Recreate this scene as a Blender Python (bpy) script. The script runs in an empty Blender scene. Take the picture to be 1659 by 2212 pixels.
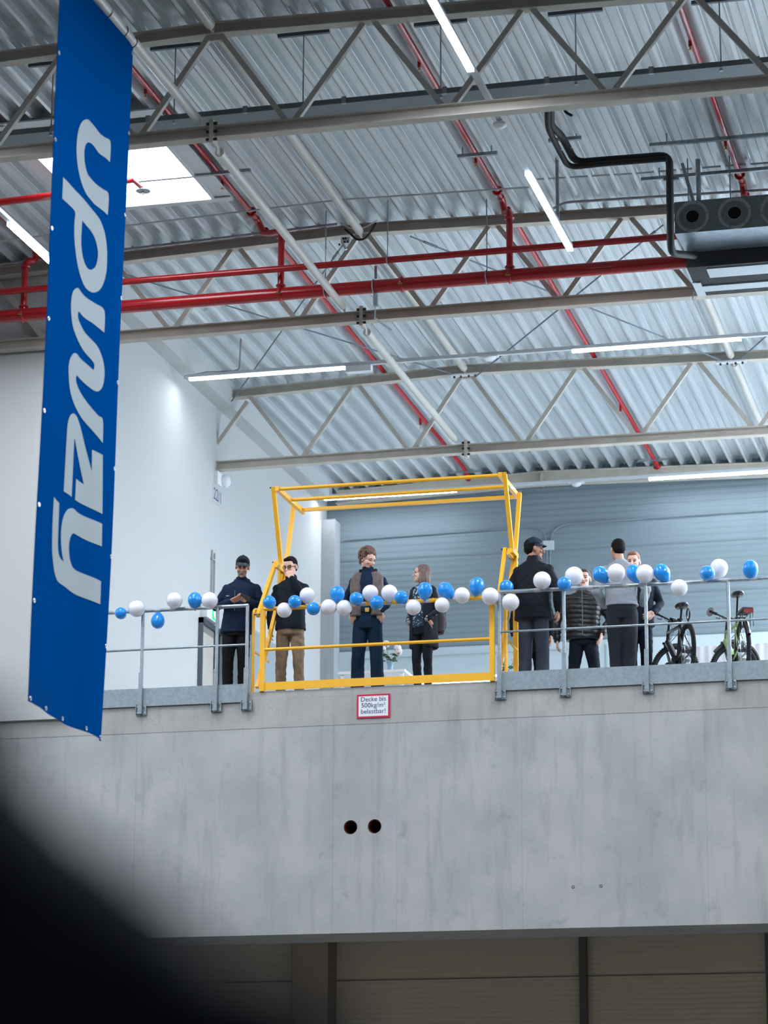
import bpy, bmesh, math, random
from mathutils import Vector, Matrix, Euler, noise
from math import sin, cos, pi, radians, sqrt, atan2
random.seed(7)
S = bpy.context.scene
C = S.collection
# ---------------------------------------------------------------- camera
FPX = 6060.86
YAW, PITCH, ROLL = -0.24981, 0.253932, 0.0037448
def cam_rot():
    cy, sy, cp, sp, cr, sr = cos(YAW), sin(YAW), cos(PITCH), sin(PITCH), cos(ROLL), sin(ROLL)
    F = Vector((sy*cp, cy*cp, sp)); r = Vector((cy, -sy, 0)); u = r.cross(F)
    return cr*r + sr*u, -sr*r + cr*u, -F
RX, RY, RZ = cam_rot()
def ray(x, y):
    return RX*((x-829.5)/FPX) - RY*((y-1106.0)/FPX) - RZ
_d = ray(829.5, 1482.5)
CAM = -_d*(33.0/_d.y)
def on_y(x, y, Y): d = ray(x, y); return CAM + d*((Y-CAM.y)/d.y)
def on_x(x, y, X): d = ray(x, y); return CAM + d*((X-CAM.x)/d.x)
def on_z(x, y, Z): d = ray(x, y); return CAM + d*((Z-CAM.z)/d.z)
cd = bpy.data.cameras.new('camera'); cam = bpy.data.objects.new('camera', cd); C.objects.link(cam)
cam.matrix_world = Matrix((( RX.x, RY.x, RZ.x, CAM.x), (RX.y, RY.y, RZ.y, CAM.y), (RX.z, RY.z, RZ.z, CAM.z), (0,0,0,1)))
cd.sensor_fit = 'HORIZONTAL'; cd.sensor_width = 24.0; cd.lens = FPX/1659*24
cd.clip_start = 0.05; cd.clip_end = 300
cd.dof.use_dof = True; cd.dof.focus_distance = 34.5; cd.dof.aperture_fstop = 1.9
S.camera = cam
# ---------------------------------------------------------------- materials
def lin(h):
    h = h.lstrip('#'); o = []
    for i in (0, 2, 4):
        c = int(h[i:i+2], 16)/255
        o.append(c/12.92 if c <= .04045 else ((c+.055)/1.055)**2.4)
    return (*o, 1)
def new_mat(name):
    m = bpy.data.materials.new(name); m.use_nodes = True
    nt = m.node_tree; b = nt.nodes['Principled BSDF']
    return m, nt, b
def mat(name, col, rough=.5, metal=0, col2=None, scale=8, bump=0, bscale=40, stretch=(1,1,1), coat=0, sub=0, spec=.5, fac=(.35,.65)):
    m, nt, b = new_mat(name)
    b.inputs['Base Color'].default_value = lin(col)
    b.inputs['Roughness'].default_value = rough; b.inputs['Metallic'].default_value = metal
    b.inputs['Coat Weight'].default_value = coat
    b.inputs['Specular IOR Level'].default_value = spec
    if sub:
        b.inputs['Subsurface Weight'].default_value = sub; b.inputs['Subsurface Radius'].default_value = (.02,.01,.008)
    if col2 or bump:
        tc = nt.nodes.new('ShaderNodeTexCoord'); mp = nt.nodes.new('ShaderNodeMapping')
        mp.inputs['Scale'].default_value = stretch
        nt.links.new(tc.outputs['Object'], mp.inputs['Vector'])
    if col2:
        n = nt.nodes.new('ShaderNodeTexNoise'); n.inputs['Scale'].default_value = scale; n.inputs['Detail'].default_value = 6
        nt.links.new(mp.outputs[0], n.inputs['Vector'])
        r = nt.nodes.new('ShaderNodeValToRGB')
        r.color_ramp.elements[0].position = fac[0]; r.color_ramp.elements[1].position = fac[1]
        r.color_ramp.elements[0].color = lin(col); r.color_ramp.elements[1].color = lin(col2)
        nt.links.new(n.outputs['Fac'], r.inputs[0]); nt.links.new(r.outputs[0], b.inputs['Base Color'])
    if bump:
        n2 = nt.nodes.new('ShaderNodeTexNoise'); n2.inputs['Scale'].default_value = bscale; n2.inputs['Detail'].default_value = 4
        nt.links.new(mp.outputs[0], n2.inputs['Vector'])
        bp = nt.nodes.new('ShaderNodeBump'); bp.inputs['Strength'].default_value = bump; bp.inputs['Distance'].default_value = .01
        nt.links.new(n2.outputs['Fac'], bp.inputs['Height']); nt.links.new(bp.outputs[0], b.inputs['Normal'])
    return m
def emit(name, col, s):
    m, nt, b = new_mat(name)
    b.inputs['Base Color'].default_value = lin(col)
    b.inputs['Emission Color'].default_value = lin(col); b.inputs['Emission Strength'].default_value = s
    return m
def concrete(name, c1, c2, c3, joints=(), bumpk=.25):
    m, nt, b = new_mat(name); L = nt.links; N = nt.nodes
    tc = N.new('ShaderNodeTexCoord')
    def noi(sc, stretch, det=8, rough=.6):
        mp = N.new('ShaderNodeMapping'); mp.inputs['Scale'].default_value = stretch
        L.new(tc.outputs['Object'], mp.inputs[0])
        n = N.new('ShaderNodeTexNoise'); n.inputs['Scale'].default_value = sc; n.inputs['Detail'].default_value = det; n.inputs['Roughness'].default_value = rough
        L.new(mp.outputs[0], n.inputs['Vector']); return n.outputs['Fac']
    def mixc(a, bcol, f):
        mx = N.new('ShaderNodeMix'); mx.data_type = 'RGBA'
        for s_, v in ((6, a), (7, bcol)):
            if isinstance(v, tuple): mx.inputs[s_].default_value = v
            else: L.new(v, mx.inputs[s_])
        L.new(f, mx.inputs[0]); return mx.outputs[2]
    def ramp(f, a, bb):
        r = N.new('ShaderNodeMapRange'); r.inputs[1].default_value = a; r.inputs[2].default_value = bb
        L.new(f, r.inputs[0]); return r.outputs[0]
    cl = noi(1.1, (1, 1, 1)); st = noi(6, (1, 1, .12)); fi = noi(30, (1, 1, 1)); blot = noi(2.6, (1,1,1), 3)
    col = mixc(lin(c1), lin(c2), ramp(cl, .38, .62))
    col = mixc(col, lin(c3), ramp(st, .52, .85))
    col = mixc(col, lin(c3), ramp(blot, .62, .8))
    h = fi
    if joints:
        sx = N.new('ShaderNodeSeparateXYZ'); L.new(tc.outputs['Object'], sx.inputs[0])
        acc = None
        for ax, pos, w in joints:
            a = N.new('ShaderNodeMath'); a.operation = 'SUBTRACT'; L.new(sx.outputs[ax], a.inputs[0]); a.inputs[1].default_value = pos
            a2 = N.new('ShaderNodeMath'); a2.operation = 'ABSOLUTE'; L.new(a.outputs[0], a2.inputs[0])
            mr = N.new('ShaderNodeMapRange'); mr.inputs[1].default_value = 0; mr.inputs[2].default_value = w
            mr.inputs[3].default_value = .28; mr.inputs[4].default_value = 0; L.new(a2.outputs[0], mr.inputs[0])
            if acc is None: acc = mr.outputs[0]
            else:
                ad = N.new('ShaderNodeMath'); ad.operation = 'MAXIMUM'; L.new(acc, ad.inputs[0]); L.new(mr.outputs[0], ad.inputs[1]); acc = ad.outputs[0]
        col = mixc(col, lin('#565b60'), acc)
    L.new(col, b.inputs['Base Color']); b.inputs['Roughness'].default_value = .75
    bp = N.new('ShaderNodeBump'); bp.inputs['Strength'].default_value = bumpk; bp.inputs['Distance'].default_value = .01
    L.new(h, bp.inputs['Height']); L.new(bp.outputs[0], b.inputs['Normal'])
    return m
M = {}
M['concrete'] = concrete('concrete', '#b5b5b4', '#a4a6a7', '#8c8f91',
    joints=[(0, -.64, .008), (0, .17, .006), (0, 1.72, .006), (0, 3.95, .006), (0, -3.2, .008)])
M['concrete_top'] = concrete('concrete_upstand', '#b5b2af', '#a5a3a1', '#908e8d', joints=[(2, -.1, .004)], bumpk=.5)
M['concrete_col'] = concrete('concrete_column', '#a9acae', '#9ea2a5', '#8f9498')
M['wall'] = mat('wall_plaster', '#bfc1c0', .85, bump=.15, bscale=120)
M['floor'] = mat('screed_floor', '#cfd1d1', .6, col2='#c4c7c8', scale=2)
M['steel'] = mat('painted_steel', '#c4beb3', .5, col2='#bab4a9', scale=5, spec=.3)
M['strut'] = mat('painted_strut', '#c2bfb6', .3, spec=.6)
M['galv'] = mat('galvanised', '#aab2b6', .38, .75, col2='#8d979c', scale=22, fac=(.3,.7))
M['galv_rail'] = mat('galvanised_rail', '#a2acb3', .36, .55, col2='#8c979f', scale=30, fac=(.3,.7))
M['galv_plate'] = mat('galvanised_plate', '#9aa6ac', .42, .35, col2='#8b989f', scale=24, fac=(.35,.65))
M['deck'] = mat('deck_sheet', '#dfe4e6', .32, .35, col2='#d6dcde', scale=2.0, stretch=(5,.2,5))
M['dark_steel'] = mat('dark_channel', '#596067', .4, .6)
M['red'] = mat('red_pipe', '#b3121a', .28, coat=.4, col2='#a50f17', scale=6)
M['brass'] = mat('brass', '#a98642', .3, 1)
M['yellow'] = mat('yellow_powder_coat', '#f9b926', .38, coat=.2)
M['zinc'] = mat('zinc_bolt', '#c9cdd0', .3, .9)
M['black_bolt'] = mat('black_bolt', '#1a1c20', .4)
M['black_pipe'] = mat('black_insulation', '#0b0d0f', .6)
M['black_case'] = mat('black_casing', '#15171a', .7, bump=.3, bscale=18)
M['white_plate'] = mat('white_plate', '#cfdbe1', .4)
M['unit'] = mat('unit_sheet', '#6f787c', .5, .3)
M['unit_light'] = mat('unit_bare_sheet', '#a9b8c4', .35, .5, col2='#94a4b0', scale=7)
M['nozzle'] = mat('nozzle_alu', '#9b9ea2', .35, .4)
M['black'] = mat('black_hole', '#030303', .9)
M['led'] = emit('led_diffuser', '#ebf3fc', 350)
M['led_side'] = emit('led_diffuser_side', '#e6f1ff', 5)
M['led_gal'] = emit('led_diffuser_gallery', '#eaf2fc', 65)
M['led_added_gal'] = emit('led_diffuser_added_gallery', '#e4eefa', 500)
M['led_back'] = emit('led_diffuser_back', '#eaf2fc', 70)
M['led_added_slab'] = emit('led_diffuser_added_slab', '#fff0dc', 54)
M['track'] = mat('light_track', '#c9cfd3', .4)
M['white'] = mat('white_plastic', '#e3e6e8', .4)
M['banner'] = mat('banner_vinyl', '#003e7b', .6, spec=0)
M['letter'] = mat('banner_lettering', '#9ba4a8', .7, spec=0)
M['panel'] = mat('sandwich_panel', '#7c8a91', .6, 0, spec=.3)
M['panel_low'] = mat('sandwich_panel_warm', '#96928a', .6, 0)
M['panel_smooth'] = mat('lining_board', '#b7c4c9', .6)
M['conduit'] = mat('white_conduit', '#c3c9cc', .5)
M['conduit_g'] = mat('grey_conduit', '#9b9c9f', .5)
M['curb'] = mat('skylight_curb', '#cfd3d5', .6)
M['sky'] = emit('skylight_sky', '#eaf4ff', 10)
M['b_blue'] = mat('balloon_blue', '#1a94ea', .16, coat=.6, sub=.25)
M['b_white'] = mat('balloon_white', '#ecebf2', .2, coat=.5, sub=.3)
M['tape'] = mat('clear_tape', '#b9bdc0', .2)
M['sign_red'] = mat('sign_red', '#c21440', .5)
M['sign_white'] = mat('sign_white', '#e6e9ee', .5)
M['sign_blue'] = mat('sign_print', '#26306e', .5)
M['sleeve'] = mat('sleeve_brown', '#5a2018', .4)
M['fore'] = mat('dark_jacket_cloth', '#3c4152', .95)
# ---------------------------------------------------------------- mesh builder
class MB:
    def __init__(s): s.v = []; s.f = []
    def add(s, vs, fs):
        o = len(s.v); s.v += [tuple(v) for v in vs]; s.f += [tuple(i+o for i in f) for f in fs]; return s
    def box(s, x0, x1, y0, y1, z0, z1):
        return s.add([(x0,y0,z0),(x1,y0,z0),(x1,y1,z0),(x0,y1,z0),(x0,y0,z1),(x1,y0,z1),(x1,y1,z1),(x0,y1,z1)],
            [(0,3,2,1),(4,5,6,7),(0,1,5,4),(1,2,6,5),(2,3,7,6),(3,0,4,7)])
    def bar(s, p, q, w, h, up=(0,0,1)):
        p, q = Vector(p), Vector(q); d = (q-p).normalized(); u = Vector(up)
        if abs(d.dot(u)) > .95: u = Vector((0,1,0))
        a = d.cross(u).normalized()*(w/2); b = a.cross(d).normalized()*(h/2)
        vs = [p-a-b, p+a-b, p+a+b, p-a+b, q-a-b, q+a-b, q+a+b, q-a+b]
        return s.add(vs, [(0,1,2,3),(7,6,5,4),(0,4,5,1),(1,5,6,2),(2,6,7,3),(3,7,4,0)])
    def tube(s, pts, r, n=12, ends=True, radii=None):
        pts = [Vector(p) for p in pts]; N = len(pts); rs = radii or [r]*N
        t0 = (pts[1]-pts[0]).normalized(); ref = Vector((0,0,1)) if abs(t0.z) < .9 else Vector((1,0,0))
        a = t0.cross(ref).normalized(); rings = []; o = len(s.v)
        for i, p in enumerate(pts):
            if i == 0: t = t0
            elif i == N-1: t = (pts[i]-pts[i-1]).normalized()
            else: t = ((pts[i+1]-pts[i]).normalized()+(pts[i]-pts[i-1]).normalized()).normalized()
            a = (a - t*a.dot(t)).normalized(); b = t.cross(a)
            for k in range(n):
                an = 2*pi*k/n; s.v.append(tuple(p+(a*cos(an)+b*sin(an))*rs[i]))
        for i in range(N-1):
            for k in range(n):
                k2 = (k+1) % n; s.f.append((o+i*n+k, o+i*n+k2, o+(i+1)*n+k2, o+(i+1)*n+k))
        if ends:
            s.f.append(tuple(o+k for k in range(n))[::-1]); s.f.append(tuple(o+(N-1)*n+k for k in range(n)))
        return s
    def sph(s, c, r, n=14, m=10, mat=None):
        r = (r, r, r) if isinstance(r, (int, float)) else r; c = Vector(c); o = len(s.v)
        def P(x, y, z):
            v = Vector((x*r[0], y*r[1], z*r[2])); v = (mat @ v) if mat else v
            return tuple(c+v)
        s.v.append(P(0,0,1))
        for i in range(1, m):
            th = pi*i/m
            for k in range(n): s.v.append(P(sin(th)*cos(2*pi*k/n), sin(th)*sin(2*pi*k/n), cos(th)))
        s.v.append(P(0,0,-1))
        for k in range(n): s.f.append((o, o+1+k, o+1+(k+1) % n))
        for i in range(m-2):
            for k in range(n):
                a = o+1+i*n; s.f.append((a+k, a+n+k, a+n+(k+1) % n, a+(k+1) % n))
        e = o+1+(m-1)*n; a = o+1+(m-2)*n
        for k in range(n): s.f.append((a+k, e, a+(k+1) % n))
        return s
    def caps(s, pts, rs, n=12):      # rounded limb along pts
        s.tube(pts, 0, n, radii=rs)
        for p, r in zip(pts, rs): s.sph(p, r, n, 8)
        return s
    def loft(s, secs, n=20):         # secs: (cx,cy,z,rx,ry[,power])
        o = len(s.v)
        for sc in secs:
            cx, cy, z, rx, ry = sc[:5]
            for k in range(n):
                a = 2*pi*k/n; c_, s_ = cos(a), sin(a); e = .82
                s.v.append((cx+rx*math.copysign(abs(c_)**e, c_), cy+ry*math.copysign(abs(s_)**e, s_), z))
        for i in range(len(secs)-1):
            for k in range(n):
                k2 = (k+1) % n; s.f.append((o+i*n+k, o+i*n+k2, o+(i+1)*n+k2, o+(i+1)*n+k))
        s.f.append(tuple(o+k for k in range(n))[::-1]); s.f.append(tuple(o+(len(secs)-1)*n+k for k in range(n)))
        return s
    def ring(s, c, ax, R, r, n=32, m=8, a0=0, a1=2*pi):
        c = Vector(c); ax = Vector(ax).normalized(); ref = Vector((0,0,1)) if abs(ax.z) < .9 else Vector((1,0,0))
        u = ax.cross(ref).normalized(); w = ax.cross(u)
        full = abs(a1-a0-2*pi) < 1e-6; o = len(s.v); K = n if full else n+1
        for i in range(K):
            a = a0+(a1-a0)*i/n; d = u*cos(a)+w*sin(a)
            for k in range(m):
                b = 2*pi*k/m; s.v.append(tuple(c+d*(R+r*cos(b))+ax*(r*sin(b))))
        for i in range(n):
            j = (i+1) % K
            for k in range(m): s.f.append((o+i*m+k, o+j*m+k, o+j*m+(k+1) % m, o+i*m+(k+1) % m))
        return s
    def lathe(s, c, ax, prof, n=32):   # prof: (radius, along)
        c = Vector(c); ax = Vector(ax).normalized(); ref = Vector((0,0,1)) if abs(ax.z) < .9 else Vector((1,0,0))
        u = ax.cross(ref).normalized(); w = ax.cross(u); o = len(s.v)
        for r, h in prof:
            for k in range(n):
                a = 2*pi*k/n; s.v.append(tuple(c+ax*h+(u*cos(a)+w*sin(a))*max(r, 1e-4)))
        for i in range(len(prof)-1):
            for k in range(n):
                k2 = (k+1) % n; s.f.append((o+i*n+k, o+i*n+k2, o+(i+1)*n+k2, o+(i+1)*n+k))
        return s
    def prism(s, poly, fn, t):       # poly 2D, fn(u,v,w)->3D, thickness t
        n = len(poly); o = len(s.v)
        for w in (0, t):
            for u, v in poly: s.v.append(tuple(fn(u, v, w)))
        s.f.append(tuple(o+i for i in range(n))); s.f.append(tuple(o+n+i for i in range(n))[::-1])
        for i in range(n): j = (i+1) % n; s.f.append((o+i, o+n+i, o+n+j, o+j))
        return s
    def ibeam(s, p, q, h=.135, b=.14, t=.012):
        p, q = Vector(p), Vector(q); u = Vector((0,0,1))
        s.bar(p+u*(t/2), q+u*(t/2), b, t); s.bar(p+u*(h-t/2), q+u*(h-t/2), b, t)
        s.bar(p+u*(h/2), q+u*(h/2), .009, h-t*2); return s
    def mesh(s, name):
        me = bpy.data.meshes.new(name); me.from_pydata(s.v, [], s.f); me.validate(); me.update()
        bm = bmesh.new(); bm.from_mesh(me); bmesh.ops.recalc_face_normals(bm, faces=bm.faces); bm.to_mesh(me); bm.free()
        return me
    def build(s, name, m, parent=None, smooth=False):
        me = s.mesh(name); me.materials.append(m if not isinstance(m, str) else M[m])
        if smooth:
            me.polygons.foreach_set('use_smooth', [True]*len(me.polygons))
            try: me.set_sharp_from_angle(angle=radians(42))
            except Exception: pass
        o = bpy.data.objects.new(name, me); C.objects.link(o)
        if parent:
            o.parent = parent
        return o
def world_of(o): return Matrix.Translation(o.location) @ o.rotation_euler.to_matrix().to_4x4()
def tag(o, label=None, cat=None, group=None, kind=None):
    if label: o['label'] = label
    if cat: o['category'] = cat
    if group: o['group'] = group
    if kind: o['kind'] = kind
    return o
def thing(name, label, cat, loc=(0,0,0), rz=0, group=None):
    """Empty at the thing's base; children are given in world coordinates when rz == 0 (offset removed below)."""
    o = bpy.data.objects.new(name, None); C.objects.link(o); o.location = loc; o.rotation_euler = (0,0,rz)
    o.empty_display_size = .1
    return tag(o, label, cat, group)
SPLIT = {'bolts':'bolt','couplings':'coupling','coupling_bolts':'coupling_bolt','clips':'clip','threaded_rods':'threaded_rod','eyelets':'eyelet','nozzle_screws':'screw','tubes':'tube',
  'cable_ties':'cable_tie','end_plates':'end_plate','hose_clips':'hose_clip','hanger_rods':'hanger_rod','pivot_bolts':'pivot_bolt','suspension_wire':'wire_loop','tape_wraps':'tape_wrap','frame_posts':'frame_post','spokes':'spoke_set'}
def pieces(mb):
    par = list(range(len(mb.v)))
    def find(a):
        while par[a] != a: par[a] = par[par[a]]; a = par[a]
        return a
    for f in mb.f:
        r0 = find(f[0])
        for i in f[1:]: par[find(i)] = r0
    out = {}
    for f in mb.f: out.setdefault(find(f[0]), []).append(f)
    res = []
    for fs in out.values():
        m = MB(); idx = {}
        for f in fs:
            for i in f:
                if i not in idx: idx[i] = len(m.v); m.v.append(mb.v[i])
            m.f.append(tuple(idx[i] for i in f))
        res.append(m)
    return res
def wchild(name, mb, m, root, smooth=False):
    """child whose builder coordinates are world coordinates"""
    if name in SPLIT:
        o = None
        for p in pieces(mb): o = wchild(SPLIT[name], p, m, root, smooth)
        return o
    tot = Vector(root.location); p = root
    while p.parent: p = p.parent; tot = tot + Vector(p.location)
    mb.v = [(x-tot.x, y-tot.y, z-tot.z) for x, y, z in mb.v]
    return mb.build(name, m, root, smooth)
def struct(name, mb, m, smooth=False):
    o = mb.build(name, m, None, smooth); o['kind'] = 'structure'; return o
def single(name, mb, m, label, cat, group=None, smooth=True):
    """one-mesh thing built in world coordinates, origin moved to its base centre"""
    xs = [v[0] for v in mb.v]; ys = [v[1] for v in mb.v]; zs = [v[2] for v in mb.v]
    c = Vector(((min(xs)+max(xs))/2, (min(ys)+max(ys))/2, min(zs)))
    mb.v = [(x-c.x, y-c.y, z-c.z) for x, y, z in mb.v]
    o = mb.build(name, m, None, smooth); o.location = c
    return tag(o, label, cat, group)
def smooth_path(pts, k=5, rr=.12):
    pts = [Vector(p) for p in pts]; out = [pts[0]]
    for i in range(1, len(pts)-1):
        a, b_, c = pts[i-1], pts[i], pts[i+1]
        r_ = min(rr, (a-b_).length*.45, (c-b_).length*.45)
        p = b_+(a-b_).normalized()*r_; q = b_+(c-b_).normalized()*r_
        for j in range(k+1):
            t = j/k; out.append(p*(1-t)**2+b_*2*t*(1-t)+q*t*t)
    out.append(pts[-1]); return out
# ================================================================ people
TMP = bpy.data.scenes.new('workbench')
def blob(mb, voxel, smooth=4, disp=None, factor=.5):
    me = bpy.data.meshes.new('t'); me.from_pydata(mb.v, [], mb.f); o = bpy.data.objects.new('t', me); TMP.collection.objects.link(o)
    r = o.modifiers.new('r', 'REMESH'); r.mode = 'VOXEL'; r.voxel_size = voxel
    s_ = o.modifiers.new('s', 'SMOOTH'); s_.iterations = smooth; s_.factor = factor
    with bpy.context.temp_override(scene=TMP, view_layer=TMP.view_layers[0]): dg_ = bpy.context.evaluated_depsgraph_get()
    m2 = bpy.data.meshes.new_from_object(o.evaluated_get(dg_))
    bpy.data.objects.remove(o); bpy.data.meshes.remove(me)
    if disp:
        ns = [v.normal.copy() for v in m2.vertices]
        for v, n_ in zip(m2.vertices, ns): v.co += n_*disp(v.co)
    m2.polygons.foreach_set('use_smooth', [True]*len(m2.polygons))
    return m2
def put(me, name, mats, parent):
    me.name = name
    for m in mats: me.materials.append(m)
    o = bpy.data.objects.new(name, me); C.objects.link(o); o.parent = parent; return o
def wrinkle(amp=.006, sx=9, sz=14, seed=0):
    def f(c):
        p = Vector((c.x*sx+seed, c.y*sx, c.z*sz+.6*c.x*sz)); a = noise.noise(p); q = noise.noise(Vector((c.x*28+seed, c.y*28, c.z*34)))
        return amp*(abs(a)*-1.6+.4)+amp*.35*q
    return f
def puffer(amp=.011, per=.062, seed=0):
    def f(c):
        ph = (c.z+.012*sin(c.x*9))/per; g_ = abs(sin(pi*ph)); return amp*(g_**.5-.8)+.004*noise.noise(Vector((c.x*22+seed, c.y*22, c.z*30)))
    return f
def quilt(amp=.005, per=.075):
    def f(c):
        a = abs(sin(pi*(c.x+c.z*.9)/per)); b_ = abs(sin(pi*(c.x-c.z*.9)/per)); return amp*(min(a, b_)**.5-.6)+.005*noise.noise(Vector((c.x*9, c.y*9, c.z*12)))
    return f
def vquilt(amp=.005, per=.045):
    def f(c): return amp*(abs(sin(pi*(c.x+.01*sin(c.z*14))/per))**.5-.6)+.006*noise.noise(Vector((c.x*9, c.y*9, c.z*16)))
    return f
SK = {'a': mat('skin_fair', '#e2b6a4', .5, sub=.15), 'b': mat('skin_tan', '#c08f76', .5, sub=.15), 'c': mat('skin_warm', '#a87660', .5, sub=.12)}
def cloth(n, c, r=.85, c2=None, b_=.25): return mat(n, c, r, col2=c2, scale=14, bump=b_, bscale=60, spec=.25)
EYE = mat('eye_dark', '#241a18', .3); LIP = mat('lips', '#a35d58', .5); SHOE = mat('shoe_black', '#15161a', .5)
def hand(mb, w, d, palm, curl=.5, side=1):
    """w wrist point, d direction of the fingers, palm = palm normal; five separate bent fingers"""
    w = Vector(w); d = Vector(d).normalized(); n = Vector(palm); n = (n-d*n.dot(d)).normalized(); a = d.cross(n)*side
    mb.caps([w-d*.02, w+d*.02], [.026, .027], 10)
    for k in range(4):
        o = (k-1.5)*.0225; mb.caps([w+d*.012+a*o*.7, w+d*.085+a*o], [.0145, .0115], 8)
    for k, L_ in enumerate((.070, .080, .074, .058)):
        o = (k-1.5)*.0235; b0 = w+d*.085+a*o; ang = curl; p = b0; pts = [p]
        dd = d.copy()
        for j in range(3):
            dd = (d*cos(ang*(j+.6))+n*sin(ang*(j+.6))); p = p+dd*(L_*(.42, .32, .26)[j]); pts.append(p)
        mb.caps(pts, [.0098, .0092, .0085, .0075], 8)
    t0 = w+d*.03-a*.028; t1 = t0+d*.032-a*.022+n*.012; t2 = t1+d*.03-a*.004+n*.012
    mb.caps([t0, t1, t2], [.014, .0115, .009], 8)
def head_parts(mb, Mh, fem=False):
    R3 = Mh.to_3x3()
    def S_(c, r, n=16, m=12): mb.sph(Mh @ Vector(c), r, n, m, R3)
    S_((0, .014, .028), (.074, .094, .09)); S_((0, -.022, -.035), (.062, .068, .078)); S_((0, -.045, -.075), (.048, .044, .045))
    S_((0, -.076, -.103), (.022, .018, .017)); S_((0, -.05, .035), (.062, .046, .055))
    mb.caps([Mh @ Vector((0, -.092, .012)), Mh @ Vector((0, -.108, -.012)), Mh @ Vector((0, -.119, -.03))], [.0075, .009, .0125], 8)
    for s_ in (-1, 1):
        S_((s_*.011, -.106, -.036), (.008, .009, .007), 8, 6)
        S_((s_*.078, .006, -.008), (.010, .020, .032), 10, 8)
        S_((s_*.040, -.068, -.03), (.022, .022, .02), 10, 8)
        mb.caps([Mh @ Vector((s_*.014, -.092, .024)), Mh @ Vector((s_*.048, -.078, .024))], [.0085, .008], 8)
        S_((s_*.031, -.083, .003), (.013, .011, .009), 8, 6)
    mb.caps([Mh @ Vector((-.02, -.090, -.062)), Mh @ Vector((0, -.098, -.062)), Mh @ Vector((.02, -.090, -.062))], [.006, .0075, .006], 8)
def face_slots(me, Mi, beard=0, glasses=False):
    for p in me.polygons:
        c = Mi @ p.center
        if c.length > .17 or c.y > .03: continue
        ax = abs(c.x)
        if ((ax-.031)/.0135)**2+((c.z-.003)/.0075)**2 < 1 and c.y < -.06: p.material_index = 1
        elif .012 < ax < .050 and .0185 < c.z+ax*.06 < .0285 and c.y < -.06: p.material_index = 2
        elif ax < .023 and abs(c.z+.0625) < .0068 and c.y < -.08: p.material_index = 3
        elif beard and c.z < -.035-beard*.0+.15*max(0, .05-ax)*0 and c.y < .0 and (c.z < -.052 or ax > .045 and c.z < -.045 or abs(c.z+.047) < .006 and ax < .03): p.material_index = 4
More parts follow.
